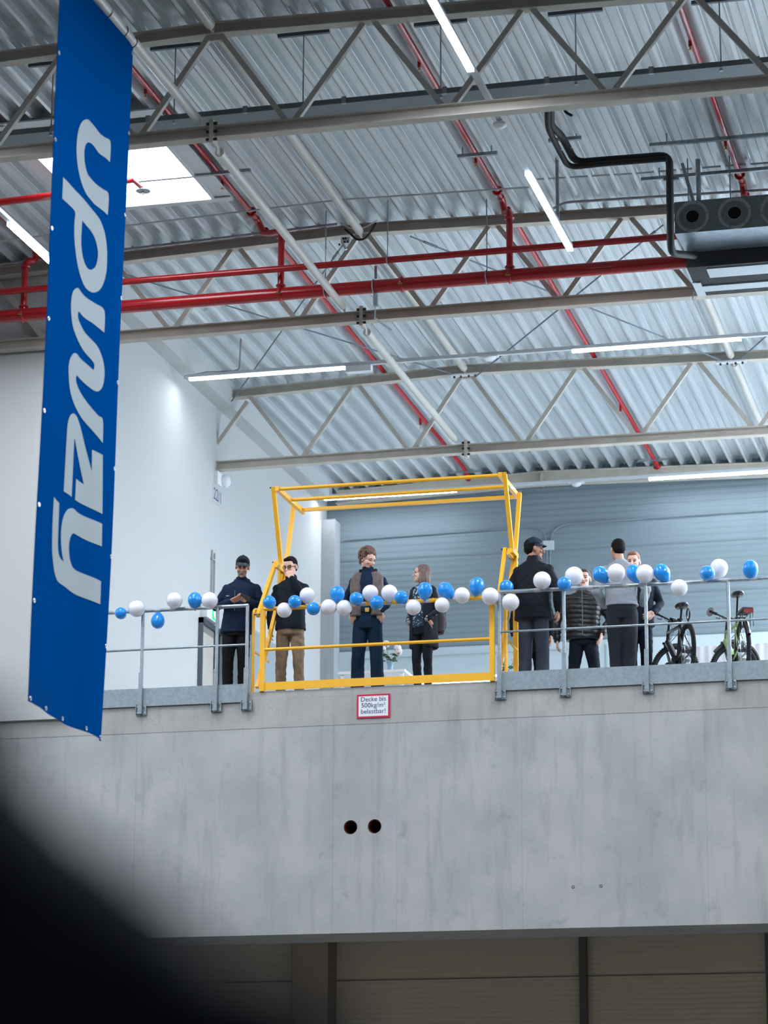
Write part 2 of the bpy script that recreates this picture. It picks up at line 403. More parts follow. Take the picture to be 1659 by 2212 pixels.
def make_person(name, label, x, y, rz, H, c):
    t_ = thing('person', label, 'person', (x, y, c.get('z0', 0.0)), rz, 'visitors on the gallery' if c.get('grp', 1) else None)
    s_ = H/1.8
    sc = Matrix.Scale(s_, 4)
    def V(p): return Vector(p)
    lean = c.get('lean', (0, 0))        # shift of the shoulders x,y
    lx, ly = lean; sd = c.get('sd', 0)
    hw = c.get('w', 1.0); sh = .165*hw
    neck = V((lx, ly+.01, 1.49)); hc = V((lx+c.get('hx', 0), ly-.02+c.get('hy', 0), 1.668))
    yaw, nod, tilt = c.get('head', (0, 0, 0))
    Mh = Matrix.Translation(hc) @ Euler((radians(nod), radians(tilt), radians(yaw)), 'ZYX').to_matrix().to_4x4() @ Matrix.Scale(c.get('hs', 1.05), 4)
    Mh = Matrix.Translation(hc) @ (Matrix.Rotation(radians(yaw), 4, 'Z') @ Matrix.Rotation(radians(tilt), 4, 'Y') @ Matrix.Rotation(radians(nod), 4, 'X')) @ Matrix.Scale(c.get('hs', 1.05), 4)
    feet = c.get('feet', ((-.10, 0, 0), (.10, 0, 0)))
    b = MB(); head_parts(b, Mh)
    b.caps([Mh @ V((0, .02, -.06)), neck+V((0, .012, 0)), neck+V((0, .01, -.06))], [.054*min(1, hw+.05), .056, .075], 14)
    b.loft([(0, 0, .90, .10, .08), (lx*.4, ly*.4, 1.05, .10, .075), (lx*.8, ly*.8, 1.25, .12, .085), (lx, ly+.005, 1.42, .135, .08), (lx, ly+.01, 1.49, .06, .05)], 16)
    arms = c['arms']
    for i, sg_ in enumerate((-1, 1)):
        shp = V((lx+sg_*sh, ly+.01, 1.412-sd)); e, w = V(arms[i][0]), V(arms[i][1])
        b.caps([shp-V((sg_*.07,0,0)), shp, e, w], [.05, .046, .034, .024], 12)
        if not arms[i][2] is None: hand(b, w, arms[i][2], arms[i][3], arms[i][4] if len(arms[i]) > 4 else .45, -sg_)
        f = V(feet[i]); hp = V((sg_*.085, 0, .9)); kn = (hp*.48+f*.52)+V((sg_*.01, -.02, .0)); kn.z = .49; an = f+V((0, .02, .09))
        b.caps([hp, kn, an], [.07, .05, .036], 12)
        b.caps([an-V((0,0,.045)), an+V((sg_*.02, -.13, -.055))], [.03, .026], 10)
    for k in range(len(b.v)): b.v[k] = tuple(Vector(b.v[k])*s_)
    bm_ = blob(b, .0052, 2, None, .45)
    Mi = (sc @ Mh).inverted(); face_slots(bm_, Mi, c.get('beard', 0))
    put(bm_, 'body', [c['skin'], EYE, c['hair'], LIP, c.get('stub', c['skin'])], t_)
    def fin(mb, nm, m, vox=.009, sm=3, disp=None):
        mb.v = [tuple(Vector(p)*s_) for p in mb.v]; return put(blob(mb, vox, sm, disp), nm, [m], t_)
    # trousers
    tr_ = MB(); lw = c.get('leg', (.088, .066, .055)); bt = c.get('belt', 1.02)
    tr_.loft([(0, 0, .80, .155*hw, .115), (0, .005, .90, .168*hw, .122), (lx*.2, .005, bt, .150*hw, .112)], 22)
    for i, sg_ in enumerate((-1, 1)):
        f = V(feet[i]); hp = V((sg_*.083, 0, .86)); kn = (hp*.48+f*.52)+V((sg_*.008, -.015, 0)); kn.z = .48; an = f+V((0, .01, .08))
        tr_.caps([hp, (hp+kn)/2, kn, (kn+an)/2, an], [lw[0], (lw[0]+lw[1])/2+.004, lw[1], (lw[1]+lw[2])/2, lw[2]], 14)
    fin(tr_, 'trousers', c['pants'], .009, 3, wrinkle(c.get('pw', .006), 8, 10, 3))
    # shoes
    for i, sg_ in enumerate((-1, 1)):
        f = V(feet[i]); so_ = MB(); so_.caps([f+V((0, .04, .04)), f+V((sg_*.02, -.12, .03))], [.042, .036], 12)
        so_.v = [(a, b_, max(0.001, d_)) for a, b_, d_ in so_.v]; fin(so_, 'shoe', c.get('shoe', SHOE), .008, 2)
    # top
    tp = MB(); hem = c.get('hem', .88); th = c.get('thick', 1.0); br_ = c.get('belly', 1.0)
    secs = [(0, 0, hem, (.166*hw+.012)*th, .128*th*br_), (lx*.2, ly*.2, 1.0, .163*hw*th, .124*th*br_), (lx*.6, ly*.6, 1.15, .165*hw*th, .122*th*br_), (lx*.9, ly*.9, 1.30, .178*hw*th, .125*th), (lx, ly, 1.405-sd, .184*hw*th, .115*th), (lx, ly+.008, 1.46-sd*.6, .158*hw, .098), (lx, ly+.012, 1.505, .095, .080), (lx, ly+.012, 1.525, .072, .068)]
    if hem < .8: secs = [(0, 0, hem, .185*hw*th, .145*th)]+[(0, 0, .88, .172*hw*th, .135*th)]+secs[1:]
    tp.loft(secs, 26)
    if c.get('collar', .03): tp.loft([(lx, ly+.01, 1.48, .080, .075), (lx, ly+.0, 1.525+c.get('collar', .03), .069, .070)], 20)
    sl = c.get('sleeve', (.062, .052, .036))
    for i, sg_ in enumerate((-1, 1)):
        shp = V((lx+sg_*sh, ly+.005, 1.398-sd)); e, w = V(arms[i][0]), V(arms[i][1])
        if c.get('sleeveless'): continue
        tp.caps([shp-V((sg_*.05,0,.01)), shp, (shp+e)/2, e, (e+w)/2, w-(w-e).normalized()*.01], [sl[0]*.95, sl[0], (sl[0]+sl[1])/2, sl[1], (sl[1]+sl[2])/2+.004, sl[2]], 14)
    if c.get('hood'): tp.caps([V((lx-.075, ly+.035, 1.51)), V((lx, ly+.085, 1.50)), V((lx+.075, ly+.035, 1.51))], [.032, .048, .032], 12)
    fin(tp, c.get('topname', 'jacket'), c['top'], .009, 3, c.get('disp') or wrinkle(.006, 8, 11, x*7))
    # hair / headwear
    hm = MB(); R3 = Mh.to_3x3(); st = c.get('style', 'short')
    def HS(ce, r, n=18, m=12): hm.sph(Mh @ V(ce), r, n, m, R3)
    if st in ('short', 'cap'):
        HS((0, .020, .042), (.081, .097, .088)); HS((0, .05, -.0), (.075, .066, .07)); HS((0, -.045, .088), (.058, .045, .030))
        cutk = (lambda q: q.y < -.052 and q.z < .062) if st == 'short' else (lambda q: q.y < -.02 and q.z < .05)
    elif st == 'quiff':
        HS((0, .020, .046), (.080, .097, .088)); HS((0, .05, .0), (.074, .066, .075)); HS((.0, -.055, .092), (.056, .04, .030))
        cutk = None
    elif st == 'curly':
        rg = random.Random(5)
        HS((0, .030, .050), (.088, .096, .094)); HS((0, .055, .0), (.078, .066, .078)); HS((0, .07, -.05), (.06, .04, .04))
        for k in range(520):
            th = rg.uniform(0, 2*pi); ph = rg.uniform(-.55, 1.45); p = V((cos(th)*cos(ph)*.100, sin(th)*cos(ph)*.112+.026, sin(ph)*.112+.045))
            if p.y < -.045 and p.z < .075: continue
            if p.z < -.02 and p.y < .035: continue
            if p.z < .02 and p.y < .0: continue
            HS(p, rg.uniform(.009, .017), 6, 5)
        cutk = None
    elif st == 'long':
        HS((0, .018, .046), (.084, .100, .088)); HS((0, .05, .0), (.084, .07, .09))
        for k in range(26):
            th = -.25+(pi+.5)*k/25; q = V((cos(th)*.083, sin(th)*.078+.02, .02)); e = V((cos(th)*.098, sin(th)*.085+.03, -.20-.03*sin(k*2.1)))
            hm.caps([Mh @ q, Mh @ ((q+e)/2+V((cos(th)*.008, sin(th)*.008, 0))), Mh @ e], [.018, .018, .008], 8)
        cutk = None
    if st != 'none':
        hm.v = [tuple(Vector(p)*s_) for p in hm.v]
        hme = blob(hm, .006 if st != 'curly' else .0045, 2 if st != 'curly' else 1, (lambda c_: .003*noise.noise(c_*60)) if st != 'long' else (lambda c_: .004*noise.noise(Vector((c_.x*70, c_.y*70, c_.z*6)))))
        # trim hair off the face
        bm = bmesh.new(); bm.from_mesh(hme); dele = []
        for v in bm.verts:
            q = Mi @ v.co
            lim = {'short': .046, 'cap': .046, 'quiff': .052, 'curly': .066, 'long': .056}[st]
            if q.y < -.045+max(0, (q.z-lim)*0) and q.z < lim and abs(q.x) < .075: dele.append(v)
            elif q.y < -.004 and q.z < .03 and st in ('short', 'quiff', 'cap') and abs(q.x) > .0: dele.append(v)
            elif q.y < .03 and q.z < -.025 and st in ('short', 'quiff', 'cap', 'curly'): dele.append(v)
        bmesh.ops.delete(bm, geom=dele, context='VERTS'); bm.to_mesh(hme); bm.free()
        put(hme, 'hair', [c['hair']], t_)
    if c.get('cap'):
        cm = MB(); prof = [(.0905, -.0)]+[(.0905*cos(a*pi/2/9), .098*sin(a*pi/2/9)) for a in range(1, 10)]
        for r_, h_ in prof:
            for k in range(28):
                a = 2*pi*k/28; cm.v.append(tuple(Mh @ V((r_*.93*cos(a), r_*1.12*sin(a)+.012, (.050+h_*.92+r_*sin(a)*.0-.12*r_*sin(a))))))
        for i in range(len(prof)-1):
            for k in range(28): k2 = (k+1) % 28; cm.f.append((i*28+k, i*28+k2, (i+1)*28+k2, (i+1)*28+k))
        cm.sph(Mh @ V((0, .012, .142)), .007, 8, 6)
        cm.v = [tuple(Vector(p)*s_) for p in cm.v]
        co = cm.build('cap', c['cap'], t_, True); mdm = co.modifiers.new('t', 'SOLIDIFY'); mdm.thickness = .004
        vz = MB(); n = 14
        for lay in (0, .005):
            for j in range(5):
                for k in range(n+1):
                    a = pi+pi*k/n; u = j/4; rr = 1+.62*u*sin((a-pi))**.8
                    vz.v.append(tuple(Mh @ V((.084*cos(a)*(1+.03*u), .1*sin(a)*rr+.012, .060+lay-.022*u-.016*abs(cos(a))))))
        W2 = n+1
        for j in range(4):
            for k in range(n):
                a0 = j*W2+k; vz.f.append((a0, a0+1, a0+W2+1, a0+W2)); a1 = a0+5*W2; vz.f.append((a1, a1+W2, a1+W2+1, a1+1))
        for k in range(n): a0 = 4*W2+k; vz.f.append((a0, a0+1, a0+1+5*W2, a0+5*W2))
        vz.v = [tuple(Vector(p)*s_) for p in vz.v]
        vz.build('cap_visor', c.get('visor', c['cap']), co, True)
    if c.get('glasses'):
        gm = MB()
        for sg_ in (-1, 1):
            gm.ring(Mh @ V((sg_*.033, -.103, .002)), R3 @ V((0, 1, 0)), .0205, .0032, 18, 6)
            gm.tube([Mh @ V((sg_*.057, -.098, .006)), Mh @ V((sg_*.08, -.0, .006))], .003, 6)
        gm.tube([Mh @ V((-.01, -.108, .006)), Mh @ V((.01, -.108, .006))], .003, 6)
        gm.v = [tuple(Vector(p)*s_) for p in gm.v]; gm.build('glasses', EYE, t_, True)
    for ex in c.get('extra', ()): ex(t_, fin, s_, Mh)
    return t_
def at(px, Y): return on_y(px, 1400, Y).x
BLK = cloth('black_trousers', '#0d0e12', .85); NAVY = cloth('navy_hoodie', '#10213a', .85); NAVY2 = cloth('navy_jacket', '#0f1c2e', .8)
HB = mat('hair_black', '#0c0a0b', .8, spec=.2); HBR = mat('hair_brown', '#3a2620', .6); HL = mat('hair_ash', '#5a4642', .5, col2='#75605a', scale=60, stretch=(1,1,.1)); HBL = mat('hair_blond', '#8a6247', .6)
STUB = mat('grey_stubble', '#8e7a73', .7); STUB2 = mat('brown_stubble', '#c79d8e', .7)
# --- man with phone
def phone(t_, fin, s_, Mh): pass
def p1x(t_, fin, s_, Mh):
    m = MB().box(-.004, .004, -.170, -.164, 1.10, 1.36); m.v = [(a*s_, b_*s_, c_*s_) for a, b_, c_ in m.v]; m.build('zip', M['dark_steel'], t_)
    lg = MB().box(.075, .145, -.150, -.146, 1.262, 1.270).box(.07, .11, -.150, -.146, 1.276, 1.286)
    lg.v = [(a*s_, b_*s_, c_*s_) for a, b_, c_ in lg.v]; lg.build('chest_print', M['white'], t_)
    l2 = MB().box(-.115, -.075, -.148, -.144, 1.288, 1.294); l2.v = [(a*s_, b_*s_, c_*s_) for a, b_, c_ in l2.v]; l2.build('chest_print', M['white'], t_)
make_person('p', 'man in navy hoodie and dark cap looking down at his phone', at(510, .45), .45, radians(8), 1.84, dict(
    skin=SK['b'], hair=HB, stub=STUB, beard=1, style='cap', cap=cloth('cap_dark', '#1b2430', .8), visor=cloth('visor_grey', '#3b434c', .8), head=(8, 22, 4), hx=.02, hy=-.05, lean=(.06, -.03), w=1.1,
    top=NAVY, pants=BLK, hood=1, hem=.84, topname='hoodie', leg=(.092, .072, .066), feet=((-.10,0,0), (.09,0,0)), sleeve=(.068,.056,.040), thick=1.06, extra=(p1x,),
    arms=(((-.25, -.05, 1.17), (-.03, -.25, 1.20), (.8, -.25, .22), (0, .5, 1), .5), ((.34, -.04, 1.17), (.17, -.26, 1.19), (-.7, -.2, .35), (0, .4, 1), .7))))
ph = thing('phone', 'dark phone held in both hands by the man in the cap', 'phone', on_y(527, 1297, .16))
pc = on_y(527, 1290, .15); wchild('phone_body', MB().bar(pc+Vector((-.045, -.01, .025)), pc+Vector((.075, .01, -.03)), .075, .012, (0, .6, .8)), mat('phone_case', '#3a2c28', .3), ph)
# --- man in khaki trousers
make_person('p', 'man with glasses in dark jacket and khaki trousers, hand held to his nose', at(627, .55), .55, radians(4), 1.84, dict(
    skin=SK['a'], hair=HB, style='short', glasses=1, head=(-14, 16, 0), hx=-.0, hy=-.03, w=1.06, top=cloth('jacket_dark_navy', '#0e1926', .8), pants=cloth('khaki_cotton', '#8b7964', .9, '#7a6955'),
    hem=.87, leg=(.092, .072, .062), feet=((-.12,0,0), (.12,0,0)), sleeve=(.064,.054,.038), thick=1.05, pw=.009, collar=.05,
    arms=(((-.26, .03, 1.12), (-.255, -.0, .90), (.0, -.1, -1), (1, 0, 0), .35), ((.20, -.17, 1.25), (.055, -.215, 1.49), (-.35, .22, .8), (-.3, .9, .2), .75))))
# --- curly haired man
VEST = cloth('vest_brown', '#5c5150', .5, '#6d6160'); DN = cloth('denim_dark', '#0b2338', .85, '#0d2a44')
def p3x(t_, fin, s_, Mh):
    hw = 1.08
    for sg_, nm in ((-1, 'vest'), (1, 'vest')):
        v = MB(); pts = []
        v.loft([(sg_*.125, .0, .95, .085, .148), (sg_*.122, .0, 1.1, .080, .142), (sg_*.126, 0, 1.28, .084, .143), (sg_*.128, 0, 1.41, .080, .128), (sg_*.105, .005, 1.495, .055, .10)], 20)
        fin(v, nm, VEST, .008, 3, vquilt(.010, .045))
    v = MB(); v.loft([(0, .075, .93, .165, .08), (0, .075, 1.2, .165, .08), (0, .07, 1.44, .16, .075), (0, .06, 1.52, .09, .05)], 20)
    fin(v, 'vest_back', VEST, .009, 3)
    for sg_ in (-1, 1):
        cl_ = MB(); cl_.caps([Vector((sg_*.085, -.045, 1.50)), Vector((sg_*.095, .01, 1.535)), Vector((sg_*.05, .08, 1.545))], [.018, .022, .02], 10); fin(cl_, 'vest_collar', cloth('vest_collar', '#121722', .8), .007, 2)
    cl_ = MB(); cl_.loft([(0, .01, 1.48, .078, .078), (0, .005, 1.545, .074, .072), (0, .0, 1.575, .066, .066)], 20); fin(cl_, 'turtleneck', cloth('turtleneck', '#0c1320', .85), .007, 2, wrinkle(.004, 12, 40))
    bl = MB(); bl.loft([(0, .004, 1.0, .169, .128), (0, .004, 1.035, .167, .127)], 26); fin(bl, 'belt', mat('belt_leather', '#4a342a', .5), .008, 1)
    bk = MB().box(-.005, .045, -.142, -.132, .99, 1.04); bk.v = [(a*s_, b_*s_, c_*s_) for a, b_, c_ in bk.v]; bk.build('buckle', M['brass'], t_)
make_person('p', 'tall curly haired man in brown quilted vest over a navy turtleneck', at(794, .5), .5, radians(3), 1.88, dict(
    skin=SK['a'], hair=mat('hair_curly', '#4b332a', .6, col2='#7a5c48', scale=120), stub=STUB2, beard=1, style='curly', head=(54, 20, 0), w=1.06, top=cloth('sweater_navy', '#0c2440', .85), pants=DN, topname='sweater',
    hem=1.0, belt=1.03, leg=(.096, .080, .082), feet=((-.125,0,0), (.125,0,0)), sleeve=(.060,.053,.038), extra=(p3x,), collar=.03, pw=.004, shoe=SHOE, hs=1.0,
    arms=(((-.28, .05, 1.17), (-.172, -.10, 1.0), (.10, .42, -1), (.3, 1, 0), .2), ((.28, .05, 1.17), (.172, -.10, 1.0), (-.10, .42, -1), (-.3, 1, 0), .2))))
# --- woman
CARD = cloth('cardigan_charcoal', '#23262f', .9)
PAT = mat('floral_top', '#15314a', .8, col2='#a9c8d2', scale=34, fac=(.56,.60))
def p4x(t_, fin, s_, Mh):
    for sg_ in (-1, 1):
        v = MB(); v.loft([(sg_*.135, .03, .62, .058, .13), (sg_*.125, .02, .9, .062, .135), (sg_*.122, .01, 1.15, .062, .135), (sg_*.12, 0, 1.36, .066, .122), (sg_*.10, .01, 1.49, .05, .09)], 18)
        fin(v, 'cardigan_front', CARD, .009, 3, wrinkle(.006, 8, 10, 5))
    v = MB(); v.loft([(0, .095, .60, .18, .055), (0, .085, .9, .17, .06), (0, .075, 1.2, .165, .065), (0, .065, 1.47, .14, .06)], 22); fin(v, 'cardigan_back', CARD, .009, 3, wrinkle(.006, 8, 10, 8))
    for sg_ in (-1, 1):
        v = MB(); sh_ = Vector((sg_*.158, .005, 1.425)); e = Vector((sg_*.25, .06, 1.14)); w_ = Vector((sg_*.165, -.10, 1.0))
        v.caps([sh_-Vector((sg_*.05,0,0)), sh_, e, w_], [.062, .062, .050, .040], 14); fin(v, 'cardigan_sleeve', CARD, .008, 3, wrinkle(.007, 10, 16, 9))
        cf = MB(); cf.caps([w_+(w_-e).normalized()*.0, w_+(w_-e).normalized()*.02], [.036, .033], 12); fin(cf, 'cuff', mat('cuff_grey', '#8f9397', .8), .007, 1)
        gl = MB(); 
    gm = MB(); R3 = Mh.to_3x3()
    for sg_ in (-1, 1):
        gm.ring(Mh @ Vector((sg_*.033, -.105, .002)), R3 @ Vector((0,1,0)), .022, .0018, 16, 5); gm.tube([Mh @ Vector((sg_*.055, -.1, .006)), Mh @ Vector((sg_*.08, 0, .006))], .002, 5)
    gm.v = [tuple(Vector(p)*s_) for p in gm.v]; gm.build('glasses', mat('thin_frame', '#b98a78', .4), t_, True)
make_person('p', 'woman with long ash brown hair and charcoal cardigan looking up to the curly haired man', at(913, .5), .5, radians(-24), 1.635, dict(
    skin=SK['a'], hair=HL, style='long', head=(-62, -8, 0), w=.92, top=PAT, pants=cloth('jeans_black', '#10151c', .8, '#18202a'), topname='blouse', hem=.90, leg=(.086, .064, .056),
    feet=((-.09,0,0), (.09,0,0)), sleeve=(.052,.046,.034), extra=(p4x,), collar=.0, pw=.009,
    arms=(((-.25, .06, 1.15), (-.165, -.10, 1.0), (.1, .42, -1), (.3, 1, 0), .2), ((.25, .06, 1.15), (.165, -.10, 1.0), (-.1, .42, -1), (-.3, 1, 0), .2))))
bpk = thing('backpack', 'small dark backpack on the back of the woman in the cardigan', 'backpack', (on_y(945, 1340, .72).x, .72, 1.0))
bc_ = on_y(947, 1338, .74); m = MB(); m.loft([(bc_.x-.02, .74, bc_.z-.19, .08, .07), (bc_.x, .74, bc_.z-.1, .10, .09), (bc_.x, .74, bc_.z+.1, .095, .085), (bc_.x-.02, .72, bc_.z+.22, .07, .06)], 20)
bl_ = blob(m, .01, 3, wrinkle(.006, 9, 9)); ob = put(bl_, 'bag', [cloth('backpack_cloth', '#26242a', .7)], bpk); 
for v in bl_.vertices: v.co -= Vector(bpk.location)
m = MB(); m.loft([(bc_.x+.02, .69, bc_.z-.17, .07, .06), (bc_.x+.035, .69, bc_.z-.0, .075, .06), (bc_.x+.03, .70, bc_.z+.07, .06, .05)], 18); bl_ = blob(m, .009, 3); put(bl_, 'front_pocket', [cloth('backpack_grey', '#4d4a4c', .7)], bpk)
for v in bl_.vertices: v.co -= Vector(bpk.location)
wchild('shoulder_strap', MB().tube(smooth_path([(bc_.x-.06, .66, bc_.z+.15), (bc_.x-.14, .58, bc_.z+.33), (bc_.x-.2, .45, bc_.z+.3), (bc_.x-.2, .42, bc_.z+.12)], rr=.08), .014, 8), cloth('strap', '#1a1a1e', .7), bpk, True)
# --- man in navy quilted jacket, from behind
make_person('p', 'man in navy quilted jacket and navy cap seen from behind', at(1153, .46), .46, radians(180-8), 1.90, dict(
    skin=SK['c'], hair=HB, style='cap', cap=cloth('cap_navy', '#182739', .8), head=(-58, 0, 0), w=1.16, top=cloth('quilted_navy', '#0b121d', .75), pants=cloth('slacks_grey', '#3b414e', .85, '#333945'),
    hem=.80, leg=(.098, .080, .078), feet=((-.11,0,0), (.11,0,0)), sleeve=(.064,.058,.042), thick=1.12, disp=quilt(), hy=.0, lean=(0, -.02), collar=.05,
    arms=(((-.31, .03, 1.12), (-.29, -.05, .90), (.05, -.12, -1), (1, 0, 0), .5), ((.30, .03, 1.14), (.22, -.16, .98), (-.3, -.2, -.6), (-1, 0, 0), .4))))
cblk = cloth('long_black_coat', '#0a0e15', .85)
make_person('p', 'person in a long black coat, mostly hidden behind the man in the quilted jacket', at(1150, 1.5), 1.5, radians(10), 1.72, dict(
    skin=SK['b'], hair=HB, style='short', head=(0, 5, 0), w=1.1, top=cblk, pants=cloth('dark_blue_trousers', '#0d1420', .85), hem=.66, leg=(.1, .085, .08), feet=((-.14,0,0), (.1,0,0)), thick=1.1, topname='coat',
    arms=(((-.26, .03, 1.12), (-.25, -.02, .90), (0, -.1, -1), (1,0,0)), ((.26, .03, 1.12), (.25, -.02, .9), (0, -.1, -1), (-1,0,0)))))
# --- puffer jacket man
def p6x(t_, fin, s_, Mh):
    z = MB().box(-.006, .006, -.158, -.150, .90, 1.50); z.v = [(a*s_, b_*s_, c_*s_) for a, b_, c_ in z.v]; z.build('zip', M['dark_steel'], t_)
make_person('p', 'man in black puffer jacket with a white balloon before his face', at(1261, 1.9), 1.9, radians(6), 1.80, dict(
    skin=SK['a'], hair=HBR, style='short', head=(-4, 0, 0), w=1.16, top=mat('puffer_black', '#14151a', .42, bump=.2, bscale=40), pants=cloth('jeans_navy', '#101725', .85), hem=.86, leg=(.098, .076, .068),
    feet=((-.16,0,0), (.17,0,0)), sleeve=(.078,.066,.048), thick=1.16, disp=puffer(), collar=.055, extra=(p6x,), hx=.02,
    arms=(((-.35, .03, 1.12), (-.34, -.04, .86), (.05, -.1, -1), (1, .2, 0), .4), ((.35, .05, 1.14), (.25, -.10, .93), (-.3, -.1, -1), (-1, .2, 0), .3))))
# --- grey sweatshirt man from behind
make_person('p', 'man in light grey sweatshirt with short black hair seen from behind', at(1345, .6), .6, radians(180+4), 1.86, dict(
    skin=SK['b'], hair=HB, style='short', head=(24, 4, 0), w=1.10, top=cloth('sweatshirt_grey', '#9c9fa4', .9, '#90939a', .4), pants=cloth('wide_charcoal', '#262a31', .9), hem=.96, leg=(.112, .090, .074), topname='sweatshirt',
    feet=((-.07,0,0), (.07,0,0)), sleeve=(.076,.064,.044), thick=1.06, collar=.015, belt=1.05, hx=.03, lean=(.01, -.02), pw=.005,
    arms=(((-.30, .06, 1.15), (-.24, -.12, 1.0), None, None), ((.30, .05, 1.15), (.22, -.13, 1.0), None, None))))
make_person('p', 'person with short fair hair in navy, half hidden behind the grey sweatshirt', at(1380, 1.35), 1.35, radians(4), 1.86, dict(
    skin=SK['a'], hair=HBL, style='quiff', head=(-4, 6, 0), hx=-.045, w=1.08, top=cloth('navy_coat', '#0c1626', .8), pants=cloth('navy_trousers', '#0d1626', .85), hem=.86, leg=(.09, .074, .066), feet=((-.09,0,0), (.09,0,0)), thick=1.06,
    arms=(((-.27, .05, 1.15), (-.2, -.1, .98), None, None), ((.27, .05, 1.15), (.2, -.12, 1.0), (-.6, -.3, -.3), (0, 1, 0), .5))))
# --- visitor standing close to the camera (out of focus), only the shoulder reaches into the frame
fh = CAM+ray(-300, 1650)*1.32
FZ0 = fh.z-1.525*1.84/1.8
make_person('p', 'visitor in black clothes close to the camera, shoulder blurred at the lower left', fh.x, fh.y, radians(180-16), 1.84, dict(
    skin=M['fore'], hair=mat('fore_hair', '#0c0c10', .9), style='short', head=(20, 0, 0), hx=.12, w=1.24, sd=.05, top=M['fore'], pants=BLK, hem=.85, leg=(.09, .07, .06), grp=0, z0=FZ0, sleeve=(.074,.058,.04),
    arms=(((-.29, .03, 1.12), (-.28, -.02, .90), (0, -.1, -1), (1,0,0)), ((.29, .03, 1.12), (.28, -.02, .9), (0, -.1, -1), (-1,0,0)))))
# ================================================================ building shell
XL = -4.11; YB = 12.1; Y1, Y2, Y3 = -6.436, -.177, 5.888; XR = -.25; FLZ = FZ0
PITCHN = 1.705
def roofz(x, y): return 6.035-.0053*(y+6.44)-(.024*(x-XR) if x > XR else .034*(XR-x))
def chordz(x, y): return (4.705 if y < -3 else 4.685 if y < 3 else 4.612) - .004*abs(x-XR)
# concrete edge beam with two cast-in sleeves
b = MB().box(-14, 26, 0, 1.0, -3.02, -.46)
wf = struct('wall_front', b, 'concrete')
cut = MB()
h1 = on_y(757, 1787, 0); h2 = on_y(809, 1785, 0)
for h in (h1, h2): cut.tube([(h.x, -.2, h.z), (h.x, .62, h.z)], .087, 40)
co = cut.build('cutter', 'black'); md = wf.modifiers.new('holes', 'BOOLEAN'); md.object = co; md.operation = 'DIFFERENCE'; md.solver = 'EXACT'
dg = bpy.context.evaluated_depsgraph_get(); me = bpy.data.meshes.new_from_object(wf.evaluated_get(dg)); wf.modifiers.clear(); wf.data = me
bpy.data.objects.remove(co)
for h, lb in ((h1, 'brown pipe sleeve in the left of the two round wall holes'), (h2, 'brown pipe sleeve in the right of the two round wall holes')):
    single('pipe_sleeve', MB().lathe((h.x, .02, h.z), (0,1,0), [(.083,0),(.076,0),(.076,.42),(.083,.42),(.083,0)], 40), 'sleeve', lb, 'pipe sleeve', 'sleeves in the concrete wall')
struct('wall_front_upstand', MB().box(-14, 26, -.004, 1.0, -.46, 0), 'concrete_top')
struct('floor', MB().box(-14, 26, 0, YB, -.2, .001), 'floor')
struct('floor_hall', MB().box(-24, 26, -45, YB, FLZ-.2, FLZ), mat('hall_floor', '#747472', .6, col2='#6b6b69', scale=.6))
HW = mat('hall_wall', '#585c5f', .8)
struct('wall_hall_left', MB().box(-24.2, -24, -45, 0, FLZ, 6.3), HW)
struct('wall_right', MB().box(26, 26.2, -45, YB, FLZ, 6.3), HW)
struct('wall_hall_front', MB().box(-24, 26, -45.2, -45, FLZ, 6.3), HW)
struct('wall_front_left', MB().box(-14, XL, -.06, .1, -.24, 6.3), 'wall')
struct('wall_left', MB().box(XL-.2, XL, .1, YB, 0, 6.3), 'wall')
# fascia box along the side wall under the deck
zf0 = on_x(400, 790.6, -3.87); zf1 = on_x(700, 1060, -3.87)
zf = (zf0.z+zf1.z)/2
struct('trim_1', MB().box(XL, -3.87, .1, 11.55, zf, 6.2), 'wall')
# side-wall door with frame
d0 = thing('door_1', None, None, (XL, 5.75, 0)); d0['kind'] = 'structure'
wchild('door_frame', MB().box(XL, XL+.06, 5.14, 5.2, 0, 2.18).box(XL, XL+.06, 6.3, 6.36, 0, 2.18).box(XL, XL+.06, 5.14, 6.36, 2.1, 2.18), 'dark_steel', d0)
wchild('door_leaf', MB().box(XL+.0, XL+.02, 5.2, 5.82, 0, 2.0), mat('door_beige', '#b9b2aa', .6), d0)
wchild('door_opening', MB().box(XL+.0, XL+.015, 5.82, 6.3, 0, 2.1), mat('door_dark', '#23282e', .6), d0)
wchild('door_header', MB().box(XL+.0, XL+.022, 5.2, 5.82, 2.0, 2.1), mat('door_header', '#7f7d7a', .6), d0)
# unseen gallery end wall, with a glowing panel added to light the gallery
struct('wall_gallery_right', MB().box(15, 15.2, 0, YB, 0, 6.3), HW)
w3 = thing('added_light_panel', None, None, (14.95, 6, .3)); w3['kind'] = 'structure'
wchild('added_glow_pane', MB().box(14.93, 14.95, .4, 11.8, .3, 5.6), emit('added_daylight', '#dde9f6', 5), w3)
wchild('window_frame', MB().box(14.88, 15, .3, .4, .2, 5.7).box(14.88, 15, 11.8, 11.9, .2, 5.7).box(14.88, 15, .3, 11.9, 5.6, 5.7).box(14.88, 15, .3, 11.9, .2, .3), 'white', w3)  # frame around the added glowing panel
# column at the back corner, upper and lower
struct('trim_2', MB().box(XL, -3.87, 11.75, YB, 0, 5.3), 'concrete_col')
struct('trim_3', MB().box(-4.49, -3.885, 11.6, YB+.1, FLZ, -.2), mat('column_lower', '#6f6a64', .8))
